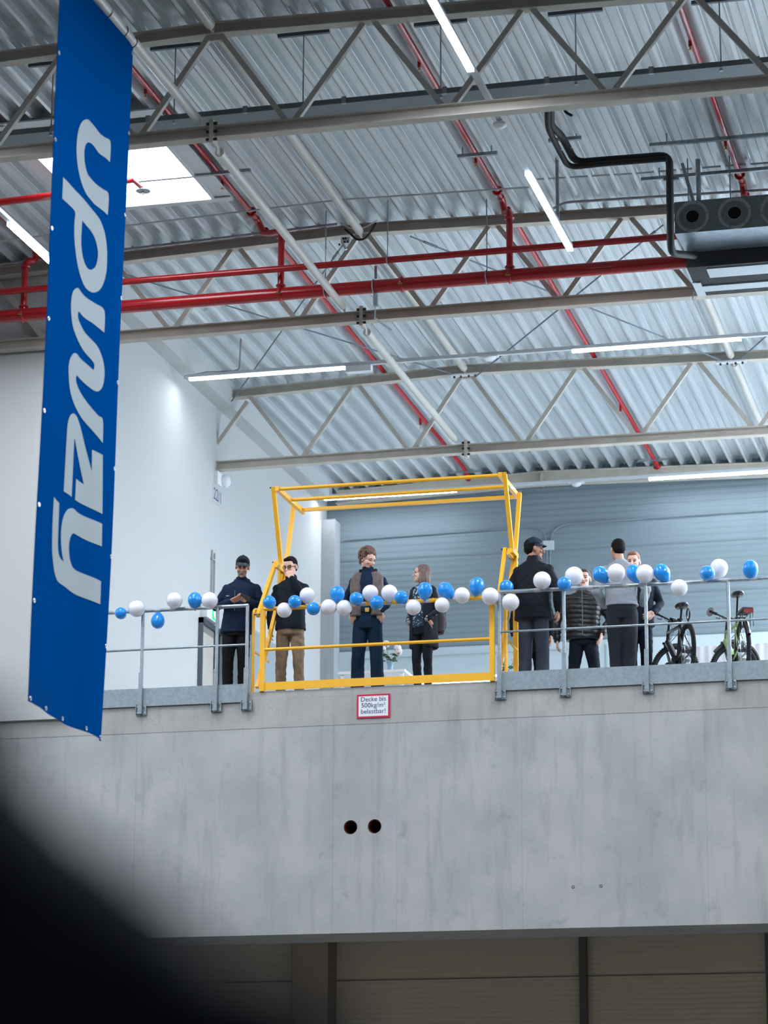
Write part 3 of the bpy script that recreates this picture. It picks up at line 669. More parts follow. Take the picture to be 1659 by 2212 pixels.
# upper back wall, grooved sandwich panels: shallow horizontal profile
def panel_wall(x0, x1, y, z0, z1, mod, depth=.005):
    m = MB(); zs = []
    z = z0; k = 0
    while z < z1:
        zs.append((z, 0)); zs.append((z+mod*.42, 0)); zs.append((z+mod*.5, -depth)); zs.append((z+mod*.92, -depth)); z += mod; k += 1
    zs = [(a, b_) for a, b_ in zs if a <= z1]+[(z1, 0)]
    for a, dd in zs: m.v += [(x0, y+dd, a), (x1, y+dd, a)]
    for i in range(len(zs)-1): m.f.append((2*i, 2*i+1, 2*i+3, 2*i+2))
    return m
struct('wall_back', panel_wall(XL, 26, YB, 3.02, 6.15, .105, .004), 'panel')
bp_lines = MB()
for z in (3.78, 4.62, 5.32): bp_lines.box(-3.88, 12, YB-.006, YB, z-.002, z+.002)
struct('trim_4', bp_lines, mat('panel_joint', '#6d7b84', .6))
struct('wall_back_lining', MB().box(XL, 26, YB-.08, YB+.1, -.2, 3.03), 'panel_smooth')
struct('trim_5', MB().box(-3.62, -3.6, YB-.095, YB-.08, 2.4, 2.9).box(.58, .61, YB-.095, YB-.08, 2.2, 2.95).box(.72,.75,YB-.095,YB-.08,2.2,2.95).box(-3.6,.58,YB-.09,YB-.08,2.885,2.9), mat('lining_frame', '#9fadb3', .5))
# lower back wall with door guides
struct('wall_back_lower', panel_wall(-14, 26, YB+.05, FLZ, -.1, .083, .007), 'panel_low')
struct('trim_6', MB().box(-14, 12, YB+.03, YB+.05, -2.474, -2.464), mat('lower_joint', '#3b3a37', .7))
for i, (a, c) in enumerate(((-4.62, -4.5), (.2, .32), (3.2, 3.3))):
    struct('trim_%d' % (7+i), MB().box(a, c, YB-.08, YB+.05, FLZ, -.2), mat('door_guide', '#262b30', .5))
wl_l = MB().box(-14, -14.2, 0, YB, FLZ, 0)
# lit window low in the back wall (its light shows in the gap under the yellow kick board)
wa = on_y(890, 1474, YB-.1); wb = on_y(1082, 1464, YB-.1)
win = thing('window_1', None, None, (wa.x, YB-.1, wa.z-.2)); win['kind'] = 'structure'
wchild('pane', MB().box(wa.x, wb.x, YB-.1, YB-.085, wa.z-.25, wa.z+.06), emit('lit_pane', '#e8efff', 5), win)
wchild('window_frame', MB().box(wa.x-.04, wa.x, YB-.11, YB-.08, wa.z-.3, wa.z+.1).box(wb.x, wb.x+.04, YB-.11, YB-.08, wa.z-.3, wa.z+.1), 'white', win)
# ---------------------------------------------------------------- corrugated deck
BR = (-7.55, -4.55, -1.52, 1.67, 4.68, 7.7)     # sprinkler branches run in wide troughs
SKX0, SKX1, SKY0, SKY1 = -3.36, -1.76, -4.46, -1.86
def rib_xs():
    out = []    # list of (x, dz) profile points
    edges = [(-24, BR[0]-.13)]+[(BR[i]+.13, BR[i+1]-.13) for i in range(len(BR)-1)]+[(BR[-1]+.13, 26)]
    pr_ = [(0,0),(.15,0),(.195,.06),(.215,.063),(.275,.15),(.52,.15),(.535,.135),(.605,.135),(.62,.15),(.875,.15),(.935,.063),(.955,.06),(1.0,0)]
    for (a, b_) in edges:
        L_ = b_-a-.045; n = max(1, round(L_/.275)); p = L_/n
        for k in range(n):
            for u, z in pr_[:-1]: out.append((a+k*p+u*p, z))
        out.append((a+L_, 0)); out.append((b_, 0)); out.append((b_+.02, .15)); out.append((b_+.24, .15))
    return out[:-2]
RIB = rib_xs()
dk = MB()
YS = [-45, -12, SKY0, SKY1, 4, 12.2]
nx = len(RIB)
for Y in YS:
    for x, z in RIB: dk.v.append((x, Y, roofz(x, Y)+z))
for j in range(len(YS)-1):
    for i in range(nx-1):
        xm = (RIB[i][0]+RIB[i+1][0])/2
        if j == 2 and SKX0 < xm < SKX1: continue
        dk.f.append((j*nx+i, j*nx+i+1, (j+1)*nx+i+1, (j+1)*nx+i))
struct('ceiling', dk, 'deck')
# roof build-up above the deck so no light leaks (with the skylight shaft left open)
rb = MB()
for (a, c, d, e) in ((-24, SKX0, -45, YB+.2), (SKX1, 26, -45, YB+.2), (SKX0, SKX1, -45, SKY0), (SKX0, SKX1, SKY1, YB+.2)):
    rb.box(a, c, d, e, 6.25, 6.45)
struct('ceiling_roof', rb, 'concrete_col')
# skylight: curb, flat frame, opal dome
sk = thing('window_2', None, None, ((SKX0+SKX1)/2, (SKY0+SKY1)/2, 6.0)); sk['kind'] = 'structure'
cu = MB(); t = .03; zc = roofz(-2.5, -3)
cu.box(SKX0-t, SKX0, SKY0-t, SKY1+t, zc-.08, 6.6).box(SKX1, SKX1+t, SKY0-t, SKY1+t, zc-.06, 6.6)
cu.box(SKX0, SKX1, SKY0-t, SKY0, zc-.06, 6.6).box(SKX0, SKX1, SKY1, SKY1+t, zc-.08, 6.6)
cu.box(SKX1+t, SKX1+.24, SKY0-.2, SKY1+.16, zc-.035, zc-.02).box(SKX0-.2, SKX0-t, SKY0-.2, SKY1+.16, zc-.075, zc-.06).box(SKX0-.2, SKX1+.24, SKY0-.22, SKY0-t, zc-.05, zc-.03).box(SKX0-.2, SKX1+.24, SKY1+t, SKY1+.16, zc-.06, zc-.045)
wchild('skylight_curb', cu, 'curb', sk)
wchild('skylight_dome', MB().box(SKX0, SKX1, SKY0, SKY1, 6.03, 6.05), 'sky', sk)
# ---------------------------------------------------------------- trusses
def truss(Y, xa, xb, label, bracket_sc=1.0):
    r = thing('roof_truss', label, 'roof truss', (XR, Y, chordz(XR, Y)), 0, 'steel lattice trusses under the roof')
    tc_ = MB(); bc = MB(); H = .135
    for (a, c) in ((xa[0], XR), (XR, xb[0])):
        tc_.ibeam((a, Y, roofz(a, Y)-H), (c, Y, roofz(c, Y)-H))
    for (a, c) in ((xa[1], XR), (XR, xb[1])):
        bc.ibeam((a, Y, chordz(a, Y)), (c, Y, chordz(c, Y)))
    wchild('top_chord', tc_, 'steel', r); wchild('bottom_chord', bc, 'steel', r)
    k = -6
    for k in range(-7, 7):
        xt = XR+k*PITCHN
        for sg in (-1, 1):
            xbm = xt+sg*PITCHN/2
            p = Vector((xt+sg*.06, Y, roofz(xt, Y)-H)); q = Vector((xbm-sg*.05, Y, chordz(xbm, Y)+.13))
            if min(p.x, q.x) < xa[0] or max(p.x, q.x) > max(xb): continue
            wchild('diagonal', MB().bar(p, q, .06, .06, (0,1,0)), 'steel', r)
    z0 = chordz(XR, Y)
    sp = wchild('splice_plate', MB().box(XR-.022, XR+.022, Y-.1, Y+.06, z0-.07, z0+.19), 'steel', r)
    bo = MB()
    for zz in (z0-.03, z0+.06, z0+.15):
        for sg in (-1, 1): bo.tube([(XR+sg*.022, Y-.075, zz), (XR+sg*.06, Y-.075, zz)], .017, 6)
    bm_ = wchild('bolts', bo, 'black_bolt', r)
    gp = MB().box(XR-.1, XR+.1, Y-.02, Y+.02, roofz(XR, Y)-.2, roofz(XR, Y)-.02)
    wchild('ridge_plate', gp, 'steel', r)
    return r
truss(Y1, (-9, -9), (9, 9), 'nearest beige lattice truss, crossing above the blue banner and grey cable tray')
truss(Y2, (-9, -9), (9, 9), 'middle beige lattice truss, directly behind the thick red main pipe')
t3_ = truss(Y3, (-3.87, -4.11), (9, 9), 'far beige lattice truss, its left end fixed to the white side wall')
_p = on_y(535, 868, Y3); _q = on_x(473, 944, XL)
wchild('diagonal', MB().bar((_p.x, Y3, _p.z), (XL, Y3, 5.02), .06, .06, (0,1,0)), 'steel', t3_)
# end beam on the back wall
eb = thing('roof_beam', 'pale steel end beam along the top of the back wall', 'beam', (0, 11.9, 5.6))
m_ = MB()
for a, c in ((-3.87, XR), (XR, 9)): m_.ibeam((a, 11.85, roofz(a, 11.9)-.24), (c, 11.85, roofz(c, 11.9)-.24), h=.23, b=.16, t=.014)
wchild('beam_profile', m_, 'steel', eb)
wchild('splice_plate', MB().box(-.30, -.26, 11.75, 11.9, 5.68, 5.88), 'steel', eb)
# ---------------------------------------------------------------- struts
def strut(p, q, r, label, group):
    t_ = thing('strut_pipe', label, 'strut', p, 0, group)
    d = (Vector(q)-Vector(p)).normalized()
    wchild('tube', MB().tube([Vector(p)+d*.12, Vector(q)-d*.12], r, 16), 'strut', t_, True)
    e = MB().bar(p, Vector(p)+d*.16, .02, r*1.7).bar(q, Vector(q)-d*.16, .02, r*1.7)
    wchild('end_plates', e, 'strut', t_)
def top(x, y): return Vector((x, y, roofz(x, y)-.1))
g = 'round steel struts between the trusses'
strut(top(XR, Y1-6.1), top(XR, Y1-.08), .055, 'round grey strut reaching the ridge of the nearest truss from above', g)
strut(top(XR, Y1+.08)+Vector((0,0,.03)), top(XR, Y2-.08)+Vector((0,0,-.06)), .055, 'round pale strut linking the ridges of the nearest and middle trusses', g)
strut(top(XR, Y2+.08)+Vector((0,0,.04)), top(XR, Y3-.08), .055, 'round pale strut linking the ridges of the middle and far trusses', g)
x37 = on_y(1582, 770, Y3).x
strut(top(x37, Y2+.08), top(x37, Y3-.08), .055, 'round pale strut at the right, running down from the air unit to the far truss', g)
strut(top(x37, Y3+.08), top(x37, 11.8), .055, 'round pale strut at the right between the far truss and the back wall', g)
q0_ = on_y(432, 264, Y1-.1); a0_ = on_y(213, 0, -10.03); dd_ = a0_-q0_; p0_ = q0_+dd_*((-12.6-q0_.y)/dd_.y)
strut(p0_, q0_, .05, 'low round strut from which the blue banner hangs', g)
strut((XR, Y1+.1, 4.64), on_y(745, 667, Y2-.1), .05, 'low round strut between the nearest and middle trusses, crossing in front of the red pipes', g)
strut((XR, Y2+.1, 4.62), on_y(985, 952, Y3-.1), .05, 'low round strut between the middle and far trusses', g)
# thin bracing rods
M['rod'] = mat('dull_rod', '#66727b', .7)
def rod(p, q, label):
    p, q = Vector(p), Vector(q); t_ = thing('bracing_rod', label, 'bracing rod', p, 0, 'thin bracing rods below the deck'); d = (q-p).normalized()
    wchild('rod', MB().tube([p, q], .011, 8), 'rod', t_, True)
    wchild('turnbuckle', MB().tube([p+d*.25, p+d*.5], .018, 8), 'rod', t_, True)
zz = lambda x, y: roofz(x, y)-.16
z2 = lambda x, y: roofz(x, y)-.215
rod((.35, Y2+.1, zz(.35, Y2)), (x37-.1, Y3-.1, zz(x37, Y3)), 'thin rod falling rightwards from the middle truss ridge to the far truss')
rod((3.6, Y2+.1, z2(3.6, Y2)), (XR+.15, Y3-.1, z2(XR, Y3)), 'thin rod rising rightwards from the far truss ridge towards the air unit')
rod((-3.75, Y2+.1, zz(-3.75, Y2)), (XR-.15, Y3-.1, zz(XR, Y3)), 'thin rod falling rightwards beside the banner to the far truss ridge')
rod((XR-.3, Y2+.1, z2(XR, Y2)), (-3.85, Y3-.15, z2(-3.85, Y3)), 'thin rod from the middle truss ridge down to the white side wall')
rod((x37+3, Y2+.1, zz(x37+3, Y2)), (x37+.1, Y3-.1, zz(x37, Y3)), 'thin rod at the right edge, rising from the far truss')
# gusset brackets with bolts at the far truss
for x, lb in ((XR, 'bolted white gusset bracket at the ridge of the far truss'), (x37, 'bolted white gusset bracket on the far truss at the right')):
    t_ = thing('gusset_bracket', lb, 'bracket', (x, Y3-.12, zz(x, Y3)-.03))
    z_ = zz(x, Y3)-.02
    wchild('plate', MB().box(x-.22, x+.22, Y3-.18, Y3-.08, z_-.012, z_+.012), 'white', t_)
    bb = MB()
    for dx in (-.16, -.06, .06, .16): bb.tube([(x+dx, Y3-.13, z_-.012), (x+dx, Y3-.13, z_-.04)], .016, 6)
    wchild('bolts', bb, 'black_bolt', t_)
# cable tray behind the nearest truss on threaded rods
tr = thing('cable_tray', 'long grey sheet cable tray hung behind the nearest truss', 'cable tray', (0, -5.85, 5.2))
tm = MB().box(-9, 9, -6.12, -5.5, 5.11, 5.12).box(-9, 9, -6.13, -6.12, 5.11, 5.17).box(-9, 9, -5.5, -5.49, 5.11, 5.17)
wchild('tray', tm, mat('tray_sheet', '#70797e', .5, .3), tr)
cl = MB()
for k in range(-8, 9): cl.box(k*1.1-.025, k*1.1+.025, -6.15, -6.12, 5.10, 5.18)
wchild('clips', cl, 'galv', tr)
for px, lb in ((377, 'threaded rod and channel holding the cable tray right of the banner'), (655, 'threaded rod and channel holding the cable tray, left of the first red pipe'),
        (952, 'threaded rod and channel holding the cable tray beside the bright light strip'), (1244, 'threaded rod and channel holding the cable tray above the black hoses'), (1556, 'threaded rod and channel holding the cable tray nearest the right edge'),
        (112, 'threaded rod and channel holding the cable tray left of the banner')):
    x = on_y(px, 210-.1*(px-377), -6.1).x
    h = thing('tray_hanger', lb, 'hanger', (x, -6.1, 5.2), 0, 'threaded hangers of the cable tray')
    zt = roofz(x, -6.1)-.02
    wchild('threaded_rod', MB().tube([(x, -6.1, 5.09), (x, -6.1, zt-.02)], .008, 8), 'galv', h, True)
    wchild('channel', MB().box(x-.29, x+.29, -6.12, -6.08, zt-.04, zt), 'dark_steel', h)
    wchild('nut', MB().tube([(x, -6.1, 5.075), (x, -6.1, 5.095)], .02, 6), 'galv', h)
# ---------------------------------------------------------------- sprinkler pipes
def pipe_thing(name, label, loc, group='red sprinkler branch pipes'): return thing(name, label, 'sprinkler pipe', loc, 0, group)
def zp(x, y): return roofz(x, y)+.045
def riser_pts(xb_, xr):
    zb = zp(xb_, -.5)
    return [(xb_, -.75, zb), (xb_, -.66, zb-.01), (xb_+(xr-xb_)*.1, -.6, zb-.1), (xb_+(xr-xb_)*.15, -.6, zb-.16), (xb_+(xr-xb_)*.5, -.68, zb-.2), (xr-(xr-xb_)*.1, -.76, zb-.22), (xr, -.8, zb-.28), (xr, -.8, 4.98)]
branches = [(-4.55, -4.62, 'red branch pipe and drop at the far left, behind the banner edge'), (-1.52, -1.16, 'red branch pipe running past the skylight and turning down to the main'),
            (1.67, 1.79, 'red branch pipe crossing above the centre and dropping to the main'), (4.68, 4.72, 'red branch pipe at the right, ending above the air unit')]
for xb_, xr, lb in branches:
    t_ = pipe_thing('sprinkler_pipe', lb, (xb_, -9, 6.0))
    wchild('pipe', MB().tube([(xb_, -19, zp(xb_, -19)), (xb_, -.72, zp(xb_, -.72))], .036, 16), 'red', t_, True)
    wchild('drop_pipe', MB().tube(riser_pts(xb_, xr), .042, 14), 'red', t_, True)
    cp = MB(); zb = zp(xb_, -1.2)
    for pp, ax in (((xb_, -.95, zb), (0,1,0)), ((xr, -.8, zp(xb_, -.5)-.32), (0,0,1)), ((xr, -.8, 5.04), (0,0,1))):
        cp.ring(pp, ax, .05, .016, 20, 6)
    wchild('couplings', cp, 'red', t_, True)
    for yy in (-14.5, -8.5, -5.0, -2.1):
        h = wchild('sprinkler_stub', MB().tube([(xb_-.02, yy, zp(xb_, yy)), (xb_-.02, yy, zp(xb_, yy)-.085)], .02, 10), 'red', t_, True)
        hd = MB().tube([(xb_-.02, yy, zp(xb_, yy)-.085), (xb_-.02, yy, zp(xb_, yy)-.12)], .009, 8).tube([(xb_-.02, yy, zp(xb_, yy)-.12), (xb_-.02, yy, zp(xb_, yy)-.125)], .02, 10)
        hd.v = [(a-0, b_, c) for a, b_, c in hd.v]
        wchild('sprinkler_head', hd, 'brass', t_, True)
for xb_, lb in ((-1.52, 'red branch pipe behind the main, ending over the yellow gate'), (1.67, 'red branch pipe ending near the back wall, right of the gate'), (4.68, 'red branch pipe hidden above the air unit at the right')):
    t_ = pipe_thing('sprinkler_pipe', lb, (xb_, 0, 6.0), 'red sprinkler branch pipes over the gallery')
    wchild('pipe', MB().tube([(xb_, -.3, zp(xb_, 0)), (xb_, 11.2, zp(xb_, 11.2)), (xb_+.05, 11.45, zp(xb_, 11.5)-.12)], .036, 16), 'red', t_, True)
    wchild('end_cap', MB().ring((xb_+.05, 11.5, zp(xb_, 11.5)-.14), (0,1,-.4), .045, .02, 16, 6).sph((xb_+.05, 11.5, zp(xb_, 11.5)-.14), .05), 'red', t_, True)
    for yy in (3.1, 8.3):
        wchild('sprinkler_stub', MB().tube([(xb_-.02, yy, zp(xb_, yy)), (xb_-.02, yy, zp(xb_, yy)-.13)], .022, 10), 'red', t_, True)
        wchild('sprinkler_head', MB().tube([(xb_-.02, yy, zp(xb_, yy)-.13), (xb_-.02, yy, zp(xb_, yy)-.2)], .011, 8), 'zinc', t_, True)
    zc_ = roofz(xb_, 11.3)-.02
    wchild('end_channel', MB().box(xb_-.24, xb_+.28, 11.28, 11.32, zc_-.03, zc_), 'galv', t_)
mp_ = pipe_thing('sprinkler_main', 'thick red main pipe crossing the whole hall below the middle truss', (0, -.8, 4.9), None)
ZM = on_y(700, 628, -.8).z
wchild('pipe', MB().tube([(-9, -.8, ZM), (9, -.8, ZM)], .083, 24), 'red', mp_, True)
cp = MB()
for x in (-4.62, -1.16, .42, 1.79): cp.ring((x, -.8, ZM), (1,0,0), .083, .022, 28, 8)
wchild('couplings', cp, 'red', mp_, True)
cb = MB()
for x in (-4.62, -1.16, .42, 1.79): cb.tube([(x-.03, -.91, ZM-.02), (x+.03, -.91, ZM-.02)], .012, 8)
wchild('coupling_bolts', cb, 'brass', mp_, True)
sp_ = pipe_thing('sprinkler_main', 'thinner red pipe running above the thick red main pipe', (0, -.97, 5.2), None)
ZS = on_y(700, 573, -.97).z
wchild('pipe', MB().tube([(-9, -.97, ZS), (9, -.97, ZS)], .042, 18), 'red', sp_, True)
ov = pipe_thing('sprinkler_main', 'short red pipe crossing at the upper left, ending behind the banner', (-4, -3.2, 5.5), None)
pa = on_y(-60, 445, -3.4); pb_ = on_y(150, 418, -3.4)
wchild('pipe', MB().tube([pa, pb_], .045, 18), 'red', ov, True)
so = thing('sprinkler_riser', 'red elbow with an upright sprinkler in front of the skylight', 'sprinkler pipe', on_y(285, 400, -3.0))
q0 = on_y(262, 395, -3.0); q1 = on_y(286, 388, -3.0); q2 = on_y(306, 405, -2.7)
wchild('pipe', MB().tube([q0+Vector((-.6,0,-.02)), q0, q1, q2], .03, 14), 'red', so, True)
wchild('sprinkler_head', MB().lathe(q2+Vector((.02,0,-.03)), (0,0,-1), [(.002,0),(.09,.01),(.09,.02),(.015,.03),(.015,.06),(.002,.06)], 20), 'galv', so, True)
# pipe hangers
for px, yt, yb, Yh, lb in ((837, 420, 556, -.97, 'thin threaded hanger with a ring on the upper red pipe, mid picture'), (1052, 450, 610, -.8, 'thin threaded hanger with a ring round the thick red pipe, left of the second drop'),
        (703, 478, 600, -.8, 'threaded hanger with a ring round the thick red pipe beside the low strut'), (180, 500, 640, -.8, 'threaded hanger with a ring round the thick red pipe beside the banner edge')):
    x = on_y(px, yb, Yh).x; h = thing('pipe_hanger', lb, 'hanger', (x, Yh, ZM), 0, 'threaded hangers of the red pipes')
    zz_ = ZS if Yh < -.9 else ZM; rr = .047 if Yh < -.9 else .09
    wchild('threaded_rod', MB().tube([(x, Yh, zz_+rr), (x, Yh, roofz(x, Yh))], .008, 8), 'galv', h, True)
    wchild('ring', MB().ring((x, Yh, zz_), (1,0,0), rr, .008, 28, 6), 'galv', h, True)
x = on_y(811, 600, -.8).x
h = thing('pipe_clamp', 'galvanised clamp with slotted strips holding the thick red pipe to the middle truss', 'clamp', (x, -.8, ZM))
wchild('ring', MB().ring((x-.02, -.8, ZM), (1,0,0), .09, .008, 28, 6), 'galv', h, True)
wchild('slotted_strip', MB().box(x-.012, x+.022, -.81, -.8, ZM+.1, ZM+.27).box(x-.018, x+.03, -.84, -.78, ZM-.26, ZM-.1), 'galv', h)
wchild('threaded_rod', MB().tube([(x, -.81, ZM-.26), (x, -.81, ZM-.44)], .008, 8), 'galv', h, True)
wchild('tie_strip', MB().bar((x, -.81, ZM-.42), (x+.12, -.45, ZM-.47), .03, .008), 'galv', h)

for px, py, lb in ((1238, 1916, 'small dark anchor plug in the concrete, left of a pair'), (1298, 1914, 'small dark anchor plug in the concrete, right of a pair')):
    p = on_y(px, py, 0); t_ = thing('anchor_plug', lb, 'anchor plug', (p.x, 0, p.z), 0, 'anchor plugs in the concrete beam')
    wchild('plug', MB().lathe((p.x, .004, p.z), (0,-1,0), [(.02,0),(.02,.006),(.012,.007),(.011,.002),(.001,.002)], 18), 'dark_steel', t_, True)

# ================================================================ mounting channels, hoses, conduits
def channel(px0, px1, py, z, label, h=.04, drop=()):
    p = on_z(px0, py[0], z); q = on_z(px1, py[1], z); q = Vector((q.x, p.y, p.z))
    t_ = thing('mounting_channel', label, 'mounting channel', p, 0, 'galvanised mounting channels under the deck')
    wchild('channel', MB().bar(p, q, .045, h), 'galv', t_)
    rd = MB(); L_ = (q-p)
    for u in (.12, .85):
        s_ = p+L_*u; rd.tube([s_, (s_.x, s_.y, roofz(s_.x, s_.y)+.02)], .008, 8)
    wchild('threaded_rods', rd, 'galv', t_)
    return p, q
channel(276, 548, (392, 376), 5.9, 'slotted channel crossing in front of the skylight')
channel(989, 1075, (338, 331), 5.88, 'short channel under the second red branch pipe from the left')
channel(1185, 1255, (304, 296), 5.9, 'short channel carrying the two black hoses')
p1, q1 = channel(1403, 1720, (314, 294), 5.8, 'long dark channel above the air unit, upper of two')
p2, q2 = channel(1385, 1720, (388, 362), 5.8, 'long dark channel directly above the air unit, lower of two')
# black insulated hoses
hs = thing('insulated_hose', 'pair of black insulated hoses bending down to the air unit', 'hose', (3, -2.6, 5.6))
YH = -2.9
P = [on_y(1190, 215, -4.1), on_y(1189, 270, -3.7), on_y(1213, 293, -3.3), on_y(1243, 351, YH), on_y(1446, 335, YH), on_y(1449, 547, -2.15), on_y(1500, 552, -1.6)]
wchild('hose', MB().tube(smooth_path(P), .044, 14), 'black_pipe', hs, True)
P2 = [on_y(1182, 215, -4.16), on_y(1183, 275, -3.76), on_y(1205, 320, -3.3), on_y(1228, 362, YH-.06), on_y(1300, 354, YH-.06), on_y(1440, 343, YH-.06)]
wchild('hose', MB().tube(smooth_path(P2), .034, 12), 'black_pipe', hs, True)
wchild('hose_clips', MB().ring(on_y(1207, 322, -3.27), (.4,0,1), .04, .006, 16, 5).ring(on_y(1230, 320, -3.1), (.4,0,1), .045, .006, 16, 5).bar(on_y(1433, 388, -2.7), on_y(1466, 385, -2.7), .04, .04), 'galv', hs)
ch2 = single('cable_end', MB().tube(smooth_path([on_y(1212, 225, -3.9), on_y(1222, 243, -3.9), on_y(1236, 250, -3.9)], rr=.05), .016, 10), 'black_pipe', 'short black cable end hanging right of the hoses', 'cable')
# air unit
au = thing('air_unit', 'grey and black air handling unit with round nozzles at the right edge', 'air unit', (4.9, -1.4, 4.6))
NX0 = 4.02; yN = -2.0
wchild('nozzle_box', MB().box(NX0, 6.6, yN, -1.15, 4.855, 5.25), 'unit', au)
pl = MB(); pl.v = [(NX0, yN, 4.855), (6.6, yN, 4.855), (6.6, -1.5, 4.79), (NX0+.06, -1.5, 4.79), (NX0, -1.15, 4.855), (6.6, -1.15, 4.855)]
pl.f = [(0,1,2,3), (3,2,5,4), (0,3,4), (1,5,2)]
wchild('sloping_plenum', pl, 'unit_light', au)
wchild('casing', MB().box(4.08, 6.6, -1.5, -.46, 4.6, 4.84), 'black_case', au)
wchild('inspection_panel', MB().box(4.305, 6.5, -1.42, -1.1, 4.59, 4.602), 'white_plate', au)
wchild('edge_rail', MB().box(4.07, 4.17, -.96, -.46, 4.585, 4.602).box(4.17, 6.6, -.82, -.62, 4.585, 4.602), 'white_plate', au)
wchild('conduit_rail', MB().tube([(4.2, -1.54, 4.82), (6.6, -1.54, 4.82)], .018, 8).box(4.17, 4.22, -1.56, -1.5, 4.79, 4.84), 'galv', au)
for k in range(5):
    x = 4.235+k*.495
    nz = wchild('nozzle', MB().lathe((x, yN, 5.05), (0,-1,0), [(.195,0),(.195,.012),(.165,.014),(.155,.0),(.14,-.02),(.115,-.045),(.1,-.03),(.085,-.0),(.082,.02),(.078,.02),(.078,-.05)], 40), 'nozzle', au, True)
    wchild('nozzle_throat', MB().lathe((x, yN, 5.05), (0,-1,0), [(.079,.004),(.001,.004)], 32), 'black', nz)
sc_ = MB()
for k in range(5):
    x = 4.235+k*.495
    for a in range(6): sc_.tube([(x+.178*cos(a*pi/3+.2), yN-.01, 5.05+.178*sin(a*pi/3+.2)), (x+.178*cos(a*pi/3+.2), yN-.018, 5.05+.178*sin(a*pi/3+.2))], .006, 6)
wchild('nozzle_screws', sc_, 'black_bolt', au)
hr = MB()
for x in (4.05, 4.55, 5.6): hr.tube([(x+.1, -1.7, 5.25), (x+.1, -1.7, roofz(x, -1.7))], .008, 8)
hr.tube([(4.3, -1.9, 5.25), (4.3, -1.9, 5.8)], .03, 10).bar((4.12, -1.95, 5.75), (4.24, -1.9, 5.26), .04, .03)
wchild('hanger_rods', hr, 'galv', au)
wchild('suspension_wire', MB().ring(on_y(1497, 637, -.45), (1,.2,0), .045, .004, 20, 5).ring(on_y(1500, 640, -.45), (.8,.6,0), .05, .004, 20, 5), 'galv', au)
# conduits under the deck
def conduit(pts, r, m, label, grp='thin conduits below the deck'):
    t_ = MB().tube(smooth_path(pts, rr=.08), r, 8); return single('conduit', t_, m, label, 'conduit', grp)
conduit([(-9, -1.25, roofz(-9,-1.25)-.06), (XR, -1.25, roofz(XR, -1.25)-.06), (2.13, -1.25, roofz(2,-1.25)-.06)], .013, 'conduit', 'long thin white conduit across the deck above the first drop pipes')
conduit([(2.2, -1.3, 5.97), (3.5, -1.3, 5.93), (4.15, -1.3, 5.93)], .013, 'conduit', 'thin white conduit running towards the air unit')
conduit([(4.25, -1.3, 5.93), (6.5, -1.3, 5.9)], .013, 'conduit', 'thin white conduit above the air unit at the right edge')
conduit([(2.25, -.62, 5.80), (2.45, -.62, 5.90), (6.5, -.62, 5.80)], .018, 'conduit_g', 'grey conduit along the middle truss top chord, right half')
conduit([(-9, -.36, roofz(-9, 0)-.02), (-.55, -.36, roofz(XR,-.3)-.03)], .018, 'conduit_g', 'grey conduit along the middle truss top chord, left half')
conduit([on_y(1203, 330, -1.9), on_y(1205, 475, -1.9)], .022, 'conduit_g', 'vertical grey tube hanging left of the lower light strip')
cbw = single('loose_cable', MB().tube(smooth_path([on_y(745, 495, -.32), on_y(757, 505, -.35), on_y(770, 518, -.35), on_y(785, 518, -.35), on_y(800, 503, -.35), on_y(812, 482, -.32)], rr=.05), .013, 8), 'black_pipe', 'black cable loop sagging at the ridge of the middle truss', 'cable')
cb2 = single('loose_cable', MB().tube(smooth_path([on_y(735, 482, -.33), on_y(760, 495, -.37), on_y(785, 493, -.37), on_y(815, 476, -.33)], rr=.05), .008, 6), 'white', 'pale cables sagging beside the black loop at the middle truss', 'cable')
t_ = thing('gusset_bracket', 'small bolted bracket under the middle truss, left of its ridge', 'bracket', on_y(748, 520, -.3))
c_ = on_y(748, 520, -.3); wchild('plate', MB().box(c_.x-.07, c_.x+.05, -.32, -.3, c_.z-.04, c_.z+.04).bar(c_+Vector((-.05,0,-.03)), c_+Vector((0,0,-.12)), .03, .03), 'white', t_)
bb = MB()
for dx, dz in ((-.08,-.06), (-.03,.02), (0,.02), (.03,-.03), (-.01,-.03)): bb.tube([(c_.x+dx, -.33, c_.z+dz), (c_.x+dx, -.35, c_.z+dz)], .014, 6)
wchild('bolts', bb, 'black_bolt', t_)
